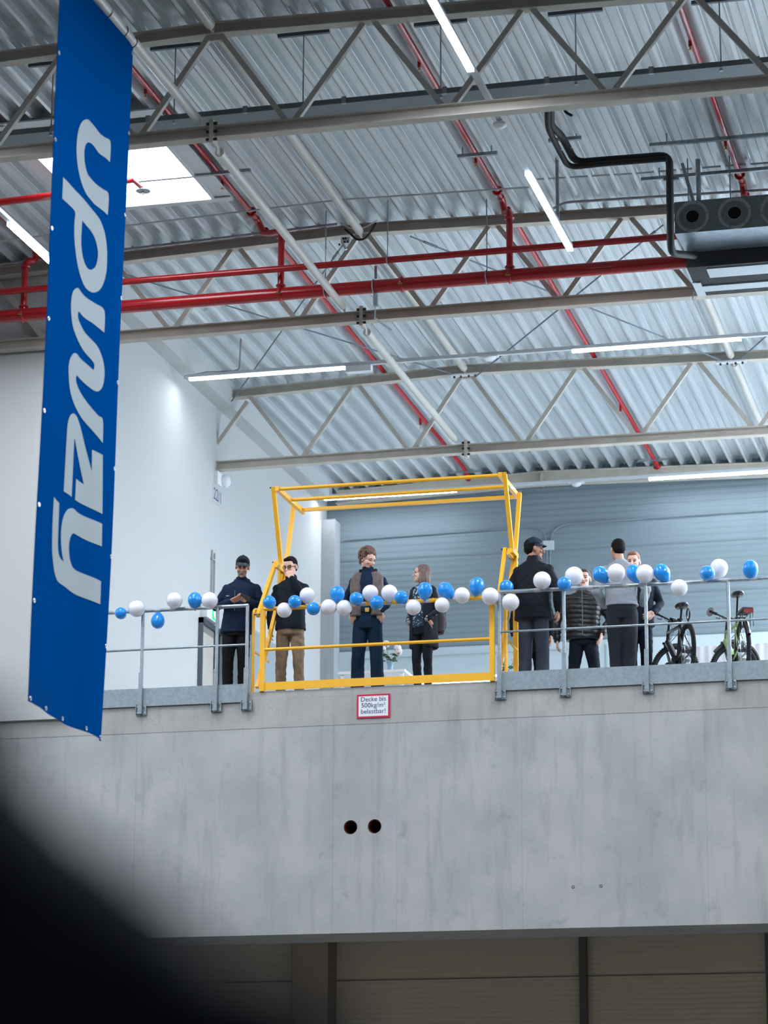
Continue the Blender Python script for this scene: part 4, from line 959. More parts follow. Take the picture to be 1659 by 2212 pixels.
# ================================================================ light strips
lamps = []
def diffuser(m_, root, kind):
    o = wchild('diffuser', m_, kind, root); o.data.materials.append(M['led_side'])
    for p in o.data.polygons:
        if p.normal.z > -.5: p.material_index = 1
def track_x(x0, x1, y, z, lit, label, dets=(), kind='led'):
    t_ = thing('light_track', label, 'strip light', ((x0+x1)/2, y, z))
    wchild('housing', MB().box(x0, x1, y-.03, y+.03, z, z+.05), 'track', t_)
    for a, c in lit: diffuser(MB().box(a, c, y-.034, y+.034, z-.035, z-.001), t_, kind)
    for d in dets:
        wchild('detector', MB().box(d-.13, d+.13, y-.045, y+.045, z-.02, z+.01).lathe((d, y, z-.02), (0,0,-1), [(.085,0),(.085,.02),(.05,.045),(.001,.045)], 24), 'white', t_, True)
    return t_
def track_y(x, y0, y1, z, lit, label, dets=(), kind='led'):
    t_ = thing('light_track', label, 'strip light', (x, (y0+y1)/2, z))
    wchild('housing', MB().box(x-.03, x+.03, y0, y1, z, z+.05), 'track', t_)
    for a, c in lit: diffuser(MB().box(x-.034, x+.034, a, c, z-.035, z-.001), t_, kind)
    for d in dets: wchild('detector', MB().tube([(x, d, z+.05), (x, d, z-.03)], .03, 10).lathe((x, d, z-.03), (0,0,-1), [(.075,0),(.075,.025),(.045,.05),(.001,.05)], 24), 'white', t_, True)
    return t_
track_y(2.713, -42, -1.68, 4.90, [(-9.75, -7.17), (-4.25, -1.68), (-17, -12)], 'white light track running away from the camera over the centre, two strips lit', (-5.75,))
track_y(-3.5, -42, -1.68, 4.90, [(-9.75, -7.17), (-4.1, -1.68), (-17, -12)], 'white light track at the far left, running behind the banner')
ym = 3.8
a = on_y(405, 817, ym).x; b1 = on_y(745, 796, ym).x; c1 = on_y(1236, 754, ym).x; e1 = on_y(1601, 728, ym).x
zt = on_y(405, 817, ym).z
mt = track_x(a, 6.9, ym, zt, [(a+.03, b1), (c1, e1), (e1+1.2, 6.8)], 'white light track across the gallery, lit at its left end', (on_y(1057, 772, ym).x,), 'led_gal')
em0, em1 = on_y(749, 795, ym).x, on_y(803, 792, ym).x
wchild('emergency_unit', MB().box(em0, em1, ym-.06, ym+.06, zt-.1, zt-.01), 'white', mt)
ct_ = MB().tube(smooth_path([(a+.7, ym, zt+.06), (a+.78, ym, zt+.08), (a+.8, ym, zt+.65), (a+.75, ym, zt+.68), (XL+.02, ym-.1, zt+.62)], rr=.05), .012, 8)
wchild('supply_conduit', ct_, 'conduit_g', mt, True)
wchild('end_cable', MB().tube([(a+.7, ym, zt+.06), (a+.3, ym, zt+.075), (a-.04, ym, zt+.04), (a-.05, ym, zt), (a+.01, ym, zt-.01)], .007, 6), 'conduit_g', mt, True)
yb = 11.4
x0 = -4.04; x1 = on_y(986, 1064, yb).x; x2 = on_y(1402, 1036, yb).x
zb_ = 5.585
track_x(x0+.0, 6.9, yb, zb_, [(x0+.08, x1), (x2, x2+2.5), (x2+3.9, 6.8)], 'white light track along the back wall, behind the raised yellow frame', (on_y(1245, 1047, yb).x,), 'led_back')
# unseen tracks added to light the hall (out of frame, same fixtures)
for x, lb in ((8.9, 'added unseen white light track over the hall, first one right of the picture'), (15.1, 'added unseen white light track over the hall, second one right of the picture'), (21.3, 'added unseen white light track over the hall, third one right of the picture'),
              (-9.7, 'added unseen white light track over the hall, first one left of the picture'), (-15.9, 'added unseen white light track over the hall, second one left of the picture'), (-21, 'added unseen white light track over the hall, third one left of the picture')):
    track_y(x, -42, -1.6, 4.9, [(-18, -9.5), (-7.2, -1.7)], lb)
for x, lb in ((7.2, 'added unseen light track over the gallery right of the picture, nearest of three'), (9.8, 'added unseen light track over the gallery right of the picture, middle of three'), (12.4, 'added unseen light track over the gallery right of the picture, farthest of three')):
    track_y(x, .8, 11.2, 5.2, [(1.2, 10.8)], lb, (), 'led_added_gal')  # strong unseen tracks, added so the gallery floor bounces light upward
for y, lb in ((3.0, 'added unseen light track under the gallery slab, nearer of two'), (8.0, 'added unseen light track under the gallery slab, farther of two')):
    track_x(-13, 11, y, -.75, [(-12, -8), (-5, -1), (1, 5), (7, 10.5)], lb, (), 'led_added_slab')  # hidden behind the edge beam, added to brighten the lower back wall
# pipe/cable tray bits: smoke detector with number on the side wall
sd = thing('smoke_detector', 'white smoke detector on the side wall below the far truss', 'smoke detector', (XL, 5.93, 4.45))
wchild('base', MB().box(XL, XL+.06, 5.75, 6.05, 4.36, 4.56), 'white', sd)
wchild('sensor', MB().lathe((XL+.06, 6.02, 4.46), (1,0,0), [(.1,0),(.1,.05),(.06,.1),(.001,.11)], 24), 'white', sd, True)
def text_mesh(s_, size, fn, m, name, root, ext=.001, sx=1):
    cu_ = bpy.data.curves.new(name, 'FONT'); cu_.body = s_; cu_.size = size; cu_.align_x = 'CENTER'; cu_.offset = 0
    o = bpy.data.objects.new(name, cu_); C.objects.link(o); dg_ = bpy.context.evaluated_depsgraph_get()
    me_ = bpy.data.meshes.new_from_object(o.evaluated_get(dg_)); bpy.data.objects.remove(o)
    off = Vector(root.location)
    for v in me_.vertices: v.co = fn(v.co.x*sx, v.co.y)-off
    me_.materials.clear(); me_.materials.append(M[m]); o2 = bpy.data.objects.new(name, me_); C.objects.link(o2); o2.parent = root; return o2
np_ = thing('number_plate', 'small number plate reading 22/1 on the side wall', 'sign', (XL+.004, 5.93, 4.08))
wchild('plate', MB().box(XL, XL+.004, 5.68, 6.2, 4.08, 4.36), 'wall', np_)
text_mesh('22/1', .26, lambda u, v: Vector((XL+.006, 5.93+u, 4.13+v)), 'sign_blue', 'number', np_, sx=.9)
ex = thing('exit_sign', 'green escape sign with a white arrow above the side door', 'sign', (XL, 5.85, 2.3))
exc = on_x(463, 1324, XL+.1); 
wchild('sign_box', MB().box(XL, XL+.1, exc.y-.35, exc.y+.2, exc.z-.13, exc.z+.14), 'white', ex)
wchild('green_face', MB().box(XL+.1, XL+.104, exc.y-.1, exc.y+.2, exc.z-.11, exc.z+.13), emit('exit_green', '#1fae6c', .9), ex)
wchild('arrow', MB().prism([(-.025,.09),(.025,.09),(.025,0),(.07,0),(0,-.09),(-.07,0),(-.025,0)], lambda u, v, w: Vector((XL+.105+w, exc.y+.03+u*1.2, exc.z+v)), .002), emit('exit_white', '#ffffff', 1.2), ex)
cdt = thing('wall_conduit', 'slim double conduit climbing the side wall above the exit sign', 'conduit', (XL, 5.74, 2.6))
c0 = on_x(459, 1188, XL+.02); wchild('tubes', MB().tube([(XL+.02, c0.y, exc.z+.1), (XL+.02, c0.y, c0.z)], .012, 8).tube([(XL+.02, c0.y+.12, exc.z+.1), (XL+.02, c0.y+.12, c0.z-.02)], .012, 8), 'conduit_g', cdt, True)
wchild('clips', MB().box(XL, XL+.035, c0.y-.03, c0.y+.1, c0.z-.15, c0.z-.12).box(XL, XL+.035, c0.y-.03, c0.y+.1, c0.z-.8, c0.z-.77), 'conduit_g', cdt)
g0 = on_x(541, 1374, XL+.02); g1 = on_x(602, 1374, XL+.02)
gc = thing('wall_cabinet', 'plain grey cabinet standing against the side wall behind the yellow gate', 'cabinet', (XL+.25, 8.4, 0))
gy0 = on_x(541, 1400, XL+.5).y; gy1 = on_x(600, 1400, XL+.5).y; gz = on_x(570, 1374, XL+.5).z
wchild('body', MB().box(XL+.02, XL+.5, gy0, gy1, 0, gz), mat('cabinet_grey', '#8d979c', .6), gc)
wchild('door', MB().box(XL+.5, XL+.512, gy0+.02, gy1-.02, .05, gz-.03), mat('cabinet_door', '#8d979c', .6), gc)
# surface conduit on the back wall
bc = thing('wall_conduit', 'pale conduit running along and down the back wall right of the gate', 'conduit', (-.2, YB, 3.2))
yy = YB-.03
pth = [(-3.8, yy, 5.02), (-.55, yy, 5.02), (-.25, yy, 4.9), (-.22, yy, 3.15)]
wchild('tube', MB().tube(smooth_path([(-3.8, yy, 5.0), (-.55, yy, 5.05), (-.32, yy, 4.96), (-.26, yy, 4.75), (-.26, yy, 3.2)], rr=.15), .011, 8), 'panel', bc, True)
wchild('tube', MB().tube(smooth_path([(12, yy, 5.18), (.05, yy, 5.06), (-.15, yy, 4.96), (-.2, yy, 4.75), (-.2, yy, 3.2)], rr=.15), .011, 8), 'panel', bc, True)
wchild('junction_box', MB().box(-.32, -.14, YB-.06, YB, 4.62, 4.78), 'conduit', bc)
wchild('junction_box', MB().box(-.34, -.1, YB-.06, YB, 3.02, 3.22), 'conduit', bc)
# ================================================================ banner
BX = XR-.0
TR = on_x(289, 103, BX); BRc = on_x(226, 1602, BX); BL = on_x(52, 1515, BX)
W_ = TR.y-(TR.y-2.02); 
def bedge(z, right):     # shear with height
    k = (z-BL.z)/(TR.z-BL.z)
    return (BRc.y+(TR.y-BRc.y)*k) if right else (BL.y+(TR.y-BRc.y)*k*.92)
def bwave(y, z):
    yl, yr = bedge(z, 0), bedge(z, 1); u = (y-yl)/(yr-yl); k = max(0, min(1, (TR.z-z)/6.9))
    w = .030*sin(u*2*pi*1.25+.6)*(.25+.75*k)+.008*sin(u*2*pi*3.1+z*.35)*(.3+.7*k)
    w += .05*math.exp(-((u-1)/.06)**2)*-(.3+.7*k)+.03*math.exp(-((u)/.07)**2)*(k)
    w += .012*sin(z*1.3+u*2)*k
    return BX+w
bn = thing('hanging_banner', 'tall royal blue banner with pale lettering, hanging from a round strut', 'banner', (BX, BL.y+1, BL.z))
mb_ = MB(); NU, NV = 90, 160; zt_ = TR.z-.0
for th in (0, -.004):
    for j in range(NV+1):
        z = BL.z+(zt_-BL.z)*j/NV
        for i in range(NU+1):
            y = bedge(z, 0)+(bedge(z, 1)-bedge(z, 0))*i/NU
            mb_.v.append((bwave(y, z)+th, y, z))
n1 = (NU+1)*(NV+1)
for j in range(NV):
    for i in range(NU):
        a0 = j*(NU+1)+i; mb_.f.append((a0, a0+1, a0+NU+2, a0+NU+1)); mb_.f.append((n1+a0, n1+a0+NU+1, n1+a0+NU+2, n1+a0+1))
wchild('cloth', mb_, 'banner', bn, True)
GC = {'c': (110, 240, 5.53), 'a': (100, 580, 5.53), 'b': (90, 880, 5.028)}
GLY = [('c', [(465,95),(500,102),(545,145),(590,205),(630,265),(680,310),(742,368),(735,608),(690,560),(620,500),(570,420),(530,378),(495,368),(465,390),(445,450),(442,530),(455,630),(490,740),(550,820),(610,888),(660,930),(720,993),(710,1240),(650,1180),(580,1115),(530,1050),(470,975),(410,860),(370,740),(345,600),(336,450),(345,300),(370,190),(410,120)], None),
 ('c', [(165,787),(230,845),(340,962),(440,1045),(510,1120),(570,1200),(625,1290),(660,1390),(685,1500),(700,1650),(700,1800),(690,1930),(660,2050),(620,2130),(575,2162),(530,2155),(470,2100),(410,1990),(360,1850),(330,1700),(312,1550),(308,1400),(312,1300),(318,1200),(240,1115),(152,1043)],
   [(420,1300),(480,1360),(530,1420),(570,1500),(595,1600),(605,1690),(598,1780),(575,1860),(540,1890),(505,1880),(465,1820),(430,1720),(412,1620),(408,1520),(415,1400)]),
 ('a', [(400,230),(435,240),(480,290),(540,345),(630,415),(723,505),(718,765),(650,700),(590,640),(510,580),(435,510),(425,515),(418,560),(430,610),(470,680),(520,760),(580,835),(640,920),(680,1020),(705,1120),(715,1210),(712,1310),(690,1410),(655,1460),(620,1465),(575,1430),(500,1355),(405,1270),(393,1310),(400,1360),(440,1440),(510,1550),(580,1665),(640,1755),(690,1812),(685,2085),(620,1990),(540,1870),(450,1740),(370,1620),(320,1500),(298,1380),(288,1230),(290,1150),(310,1070),(345,1020),(375,1008),(410,1020),(460,1070),(530,1130),(603,1210),(612,1150),(590,1095),(520,1000),(450,900),(385,790),(345,690),(325,560),(320,440),(330,330),(355,260)], None),
 ('b', [(372,62),(410,80),(445,135),(480,240),(510,380),(570,690),(575,458),(672,517),(663,1158),(590,1115),(500,1055),(415,1000),(425,772),(505,832),(480,700),(450,550),(400,340),(392,345),(385,500),(378,700),(368,970),(320,940),(267,910),(280,600),(298,250),(310,150),(335,85)], None),
 ('b', [(147,970),(180,1005),(218,1037),(212,1300),(210,1480),(218,1570),(240,1635),(280,1672),(255,1560),(243,1400),(250,1270),(275,1170),(315,1110),(370,1092),(410,1105),(450,1140),(540,1200),(660,1265),(656,1510),(560,1465),(480,1410),(420,1370),(395,1366),(365,1400),(345,1490),(350,1590),(370,1670),(410,1745),(500,1805),(648,1888),(641,2138),(560,2100),(420,2020),(310,1950),(235,1905),(200,1860),(170,1770),(150,1660),(135,1540),(133,1350),(138,1150)], None)]
def cr(pts, sharp=50):       # Catmull-Rom refine, keeping hard corners
    n = len(pts); out = []
    def ang(i):
        a = Vector(pts[i])-Vector(pts[i-1]); b_ = Vector(pts[(i+1) % n])-Vector(pts[i]); return math.degrees(a.angle(b_))
    hard = [ang(i) > sharp for i in range(n)]
    for i in range(n):
        p0, p1_, p2_, p3 = (Vector(pts[(i+k) % n]) for k in (-1, 0, 1, 2))
        if hard[i]: p0 = p1_
        if hard[(i+1) % n]: p3 = p2_
        for t in (0, .25, .5, .75):
            out.append(.5*((2*p1_)+(p2_-p0)*t+(2*p0-5*p1_+4*p2_-p3)*t*t+(3*p1_-p0-3*p2_+p3)*t**3))
    return out
for key, poly, hole in GLY:
    ox, oy, s_ = GC[key]; bm = bmesh.new()
    for lp in (poly, hole):
        if not lp: continue
        vs = []
        for p in cr(lp):
            w3 = on_x(ox+p.x/s_, oy+p.y/s_, BX+.03); vs.append(bm.verts.new((0, w3.y, w3.z)))
        for i in range(len(vs)): bm.edges.new((vs[i], vs[(i+1) % len(vs)]))
    bmesh.ops.triangle_fill(bm, use_beauty=True, use_dissolve=False, edges=bm.edges[:])
    ys = [v.co.y for v in bm.verts]; zs = [v.co.z for v in bm.verts]
    y = min(ys)
    while y < max(ys):
        y += .045; bmesh.ops.bisect_plane(bm, geom=bm.verts[:]+bm.edges[:]+bm.faces[:], plane_co=(0,y,0), plane_no=(0,1,0))
    z = min(zs)
    while z < max(zs):
        z += .25; bmesh.ops.bisect_plane(bm, geom=bm.verts[:]+bm.edges[:]+bm.faces[:], plane_co=(0,0,z), plane_no=(0,0,1))
    for v in bm.verts: v.co.x = bwave(v.co.y, v.co.z)+.0045; v.co -= Vector(bn.location)
    bmesh.ops.recalc_face_normals(bm, faces=bm.faces)
    me = bpy.data.meshes.new('letter'); bm.to_mesh(me); bm.free(); me.materials.append(M['letter'])
    me.polygons.foreach_set('use_smooth', [True]*len(me.polygons))
    o = bpy.data.objects.new('letter', me); C.objects.link(o); o.parent = bn
ey = MB()
for k in range(9):
    z = BL.z+.03+k*(zt_-BL.z-.1)/8
    for rt in (0, 1):
        y = bedge(z, rt)+(-.03 if rt else .03); ey.ring((bwave(y, z)+.004, y, z), (1,0,0), .016, .005, 14, 6)
for k in range(1, 4):
    y = BL.y+(BRc.y-BL.y)*k/4; z = BL.z+.03; ey.ring((bwave(y, z)+.004, y, z), (1,0,0), .016, .005, 14, 6)
wchild('eyelets', ey, 'zinc', bn, True)
tk = MB(); pz = 4.70
for y in (-11.0, -10.3, -9.75, -9.3, -9.03): tk.ring((XR-.02, y, pz), (.0,1,.0), .062, .006, 24, 5)
wchild('cable_ties', tk, 'black_bolt', bn, True)
# ================================================================ load sign
sg = thing('load_sign', 'white load limit sign with red border and blue print on the concrete', 'sign', (on_y(806, 1549, 0).x, -.01, on_y(806, 1549, 0).z))
a_, b_ = on_y(771, 1501, -.02), on_y(842, 1549, -.02)
wchild('border', MB().box(a_.x, b_.x, -.018, -.006, b_.z, a_.z), 'sign_red', sg)
m_ = .022; wchild('face', MB().box(a_.x+m_, b_.x-m_, -.020, -.018, b_.z+m_, a_.z-m_), 'sign_white', sg)
cx = (a_.x+b_.x)/2; h_ = a_.z-b_.z
for i, ln in enumerate(('Decke bis', '500kg/m²', 'belastbar!')):
    text_mesh(ln, .082, lambda u, v, i=i: Vector((cx+u, -.0215, a_.z-.088-i*.076+v)), 'sign_blue', 'print_line', sg)
# ================================================================ guard railings
YR = -.055
def railing(xa, xb, posts, label, endpost):
    t_ = thing('guard_railing', label, 'railing', ((xa+xb)/2, YR, -.23))
    zt = 1.10; zm = .60
    wchild('top_rail', MB().tube([(xa, YR, zt), (xb, YR, zt)], .024, 16), 'galv_rail', t_, True)
    wchild('middle_rail', MB().tube([(xa, YR, zm), (xb, YR, zm)], .014, 12), 'galv_rail', t_, True)
    wchild('toe_board', MB().box(xa+.02, xb-.02, YR+.02, YR+.03, -.125, .105), 'galv_plate', t_)
    for x in posts:
        p = wchild('post', MB().tube([(x, YR, zt), (x, YR, .02)], .022, 14).box(x-.03, x+.02, YR-.025, YR+.015, -.225, .3).box(x-.012, x+.012, YR-.028, YR-.02, -.225, .05), 'galv_rail', t_, True)
        br = wchild('bracket', MB().box(x-.07, x+.07, YR+.03, YR+.04, -.235, -.1).box(x-.07, x-.06, YR+.0, YR+.04, -.235, -.1).box(x+.06, x+.07, YR, YR+.04, -.235, -.1), 'galv_plate', p)
        bo = MB()
        for dx in (-.048, .048):
            for z in (-.13, -.205): bo.tube([(x+dx, YR+.03, z), (x+dx, YR+.012, z)], .011, 6)
        wchild('bolts', bo, 'zinc', br)
    return t_
RL1 = railing(-4.05, -1.745, (-3.143, -2.155, -1.76), 'galvanised guard railing on the gallery edge left of the yellow gate', 1)
RL2 = railing(1.471, 6.8, (1.471, 2.276, 3.285, 4.285, 5.3, 6.3), 'galvanised guard railing on the gallery edge right of the yellow gate', 1)
for RL, xs in ((RL1, [-3.5,-3.3,-2.95,-2.75,-2.5,-2.3]), (RL2, [1.95,2.4,2.6,2.75,3.05,3.25,3.6,4.0,4.25,4.6])):
    tp = MB()
    for x in xs: tp.tube([(x-.04, YR, 1.10), (x+.04, YR, 1.10)], .0265, 16)
    wchild('tape_wraps', tp, 'tape', RL, True)
# ================================================================ yellow safety gate
gt = thing('safety_gate', 'yellow pivoting pallet safety gate, upper frame raised overhead', 'safety gate', (-.1, .6, 0))
YG = -.02
xl, xr = on_y(567, 1400, YG).x, on_y(1063, 1400, YG).x
fr = wchild('front_frame', MB().box(xl-.03, xl+.03, YG-.02, YG+.03, .0, 1.08).box(xr-.03, xr+.03, YG-.02, YG+.03, .0, 1.08), 'yellow', gt)
wchild('front_top_rail', MB().tube([(xl, YG, 1.05), (xr, YG, 1.05)], .026, 16), 'yellow', gt, True)
wchild('front_middle_rail', MB().tube([(xl, YG, .53), (xr, YG, .53)], .021, 14), 'yellow', gt, True)
wchild('kick_board', MB().box(xl, xr, YG-.005, YG+.005, .012, .112).box(xl+.03, xr-.03, YG+.0052, YG+.02, .104, .1115), 'yellow', gt)
xA, xB = -1.49, 1.425
zT = 2.69
def sq(p, q, w=.045, nm='bar'): return wchild(nm, MB().bar(p, q, w, w), 'yellow', gt)
for zz_, yy_, nm in ((zT, .3, 'raised_top_rail'), (zT, .86, 'raised_middle_rail')):
    wchild(nm, MB().tube([(xA, yy_, zz_), (xB, yy_, zz_)], .024, 16), 'yellow', gt, True)
wchild('raised_kick_rail', MB().box(xA, xB, 1.36, 1.42, zT-.02, zT+.02), 'yellow', gt)
for x, sg_ in ((xA, -1), (xB, 1)):
    wchild('raised_side_bar', MB().bar((x, .26, zT), (x, 1.5, zT), .05, .06), 'yellow', gt)
    xo = x+sg_*.055
    wchild('near_arm', MB().bar((xo, .28, zT+.03), (xo+sg_*.005, .74, 1.70), .05, .05), 'yellow', gt)
    wchild('far_arm', MB().bar((xo, 1.22, zT), (xo, .82, 1.60), .05, .05), 'yellow', gt)
    # support post with hinge arm
    wchild('support_post', MB().box(xo+sg_*.03-.028, xo+sg_*.03+.028, .72, .78, 0, 1.74), 'yellow', gt)
    wchild('hinge_arm', MB().box(min(xo-.02, xo+sg_*.02-.02), max(xo-.02, xo+sg_*.02)+.04, .5, .82, 1.735, 1.79).box(xo+sg_*.0-.02, xo+.02, .45, 1.0, 1.70, 1.735), 'yellow', gt)
    # parallel links down to the front frame
    lx = xo-sg_*.06 if sg_ > 0 else xo-.03
    fx = xl-.075 if sg_ < 0 else xr+.075
    wchild('front_link', MB().bar((lx, .56, 1.80), (fx, .0, .97), .045, .05), 'yellow', gt)
    wchild('long_link', MB().bar((xo-sg_*.01, .80, 1.66), (fx+sg_*.0, .02, .06), .045, .045), 'yellow', gt)
    wchild('link_plate', MB().box(xo-.02, xo+.025, .70, .80, 1.40, 1.58), 'yellow', gt)
    bo = MB()
    for p in ((lx, .54, 1.79), (xo, .75, 1.72), (fx, -.01, .99), (xo, .28, zT+.02)): bo.tube([(p[0]-.045, p[1], p[2]), (p[0]+.045, p[1], p[2])], .011, 8)
    wchild('pivot_bolts', bo, 'black_bolt', gt)
    wchild('bearing', MB().box(xo+.02, xo+.035, .74, .8, 1.68, 1.85), 'zinc', gt)
# side guards
for x, sg_ in ((on_y(545, 1400, .0).x, -1), (1.53, 1)):
    pth = smooth_path([(x, .04, 0.0), (x, .04, 1.07), (x+sg_*-.01, .74, 1.07)], rr=.07)
    wchild('side_guard', MB().tube(pth, .021, 14).tube([(x, .04, .53), (x, .74, .53)], .014, 10), 'yellow', gt, True)
tp = MB()
for x in (-.27, .07, .55, .88): tp.tube([(x-.04, YG, 1.05), (x+.04, YG, 1.05)], .028, 16)
wchild('tape_wraps', tp, 'tape', gt, True)
# ================================================================ balloons
def balloon(px, py, rp, col, tip, label, Y, grp):
    c = on_y(px, py, Y); r = rp/FPX*(c-CAM).length*1.0
    tv = Vector(tip).normalized() if tip else Vector((0, 1, -.25)).normalized()
    el = 1.03 if not tip else 1.12 if col == 'b' else 1.02
    prof = []
    N = 26
    for i in range(N+1):
        th = pi*i/N; h = cos(th); rad = sin(th)
        if h < 0: rad *= (1-.22*(-h)**1.6*(1.0 if tip and col == 'b' else .5)); h *= (1.22 if tip and col == 'b' else 1.1)
        prof.append((r*rad, -h*r*el))      # along tv
    neck = prof[-1][1]
    prof[-1] = (.006, neck); prof += [(.005, neck+.006), (.011, neck+.016), (.001, neck+.016)]
    t_ = thing('balloon', label, 'balloon', c, 0, grp)
    wchild('skin', MB().lathe(c, tv, prof[:N+1], 30), 'b_blue' if col == 'b' else 'b_white', t_, True)
    wchild('knot', MB().lathe(c, tv, prof[N:], 12), 'b_blue' if col == 'b' else 'b_white', t_, True)
    return t_
D = (0, .15, -1)
BL_ = [
 (261,1325,13,'b',None,'small blue balloon on the rail nearest the banner'),
 (295,1315,18,'w',None,'white balloon second from the banner on the left rail'),
 (377,1297,17.5,'w',None,'white balloon standing alone on the left rail above the hanging blue one'),
 (341,1342,15,'b',(0,.1,1),'blue balloon hanging below the left rail, knot up'),
 (421,1296,15.5,'b',D,'blue balloon on the left rail touching the white one beside the man with the phone'),
 (453,1297,18,'w',None,'white balloon on the left rail just left of the man with the phone'),
 (582,1301,14.5,'b',None,'blue balloon at the left corner post of the yellow gate'),
 (614,1318,16.5,'w',None,'lowest white balloon at the left end of the yellow gate'),
 (637,1300,14.5,'b',None,'blue balloon over the chest of the man in khaki trousers'),
 (664,1286,17,'w',(.1,.1,-1),'white balloon at the shoulder of the man in khaki trousers'),
 (677,1315,14.5,'b',None,'low blue balloon just right of the khaki trousers man'),
 (710,1312,17.5,'w',None,'white balloon left of the pair between the two men at the gate'),
 (729,1283,16,'b',(.1,.1,-1),'high blue balloon by the elbow of the curly haired man'),
 (744,1313,17,'w',None,'low white balloon beside the pocketed hand of the curly haired man'),
 (770,1294,15,'b',None,'blue balloon in front of the curly haired man, left of his white one'),
 (800,1281,17.5,'w',D,'white balloon in front of the chest of the curly haired man'),
 (814,1302,15.5,'b',None,'blue balloon in front of the belt of the curly haired man'),
 (841,1281,18,'w',D,'high white balloon at the arm of the curly haired man'),
 (867,1291,15,'b',None,'blue balloon between the curly haired man and the woman'),
 (893,1312,17,'w',None,'white balloon hanging in front of the patterned top of the woman'),
 (918,1275,16,'b',(-.1,.1,-1),'blue balloon at the neck of the woman'),
 (963,1275,16.5,'b',(.55,.1,-.8),'blue balloon just right of the woman, above the yellow rail'),
 (955,1307,16.5,'w',None,'white balloon hanging below the yellow rail beside the backpack'),
 (998,1286,17.5,'w',None,'white balloon on the yellow rail between two blue ones, right of the woman'),
 (1030,1265,16.5,'b',(-.2,.1,-1),'highest blue balloon on the yellow gate, pear shaped'),
 (1059,1288,19,'w',None,'large white balloon at the right corner of the yellow gate'),
 (1094,1268,15.5,'b',None,'blue balloon behind the first post of the right rail'),
 (1103,1301,19,'w',None,'white balloon hanging under the start of the right rail'),
 (1171,1254,19.5,'w',None,'white balloon on the back of the man in the navy quilted jacket'),
 (1219,1261,15.5,'b',None,'blue balloon on the second post of the right rail'),
 (1240,1244,20,'w',None,'white balloon hiding half the face of the man in the puffer jacket'),
 (1298,1241,17,'b',(.7,.1,-.75),'blue balloon tilted against the grey sweatshirt from the left'),
 (1331,1237,19.5,'w',None,'white balloon in front of the left half of the grey sweatshirt'),
 (1370,1238,17,'b',(.4,.1,-.9),'blue balloon partly hidden by a white one, right of the sweatshirt centre'),
 (1393,1239,19.5,'w',(.1,.1,-1),'white balloon at the right edge of the grey sweatshirt'),
 (1430,1237,17.5,'b',(.5,.1,-.85),'blue balloon right of the sweatshirt group, above the rail'),
 (1467,1270,18.5,'w',None,'white balloon hanging below the rail above the black bicycle'),
 (1528,1238,16.5,'b',None,'blue balloon in front of a white one above the green bicycle'),
 (1553,1227,19.5,'w',(.1,.1,-1),'white balloon behind the blue one above the green bicycle'),
 (1621,1229,17.5,'b',D,'blue balloon nearest the right edge of the picture')]
for i, (px, py, rp, col, tip, lb) in enumerate(BL_):
    Y = -.17 if not tip else -.06
    if i in (26,): Y = .02+.1
    if i in (33, 38, 30): Y = .06
    if i in (32, 34): Y = -.13
    balloon(px, py, rp, col, tip, lb, Y, ('blue' if col == 'b' else 'white')+' balloons taped along the railings')
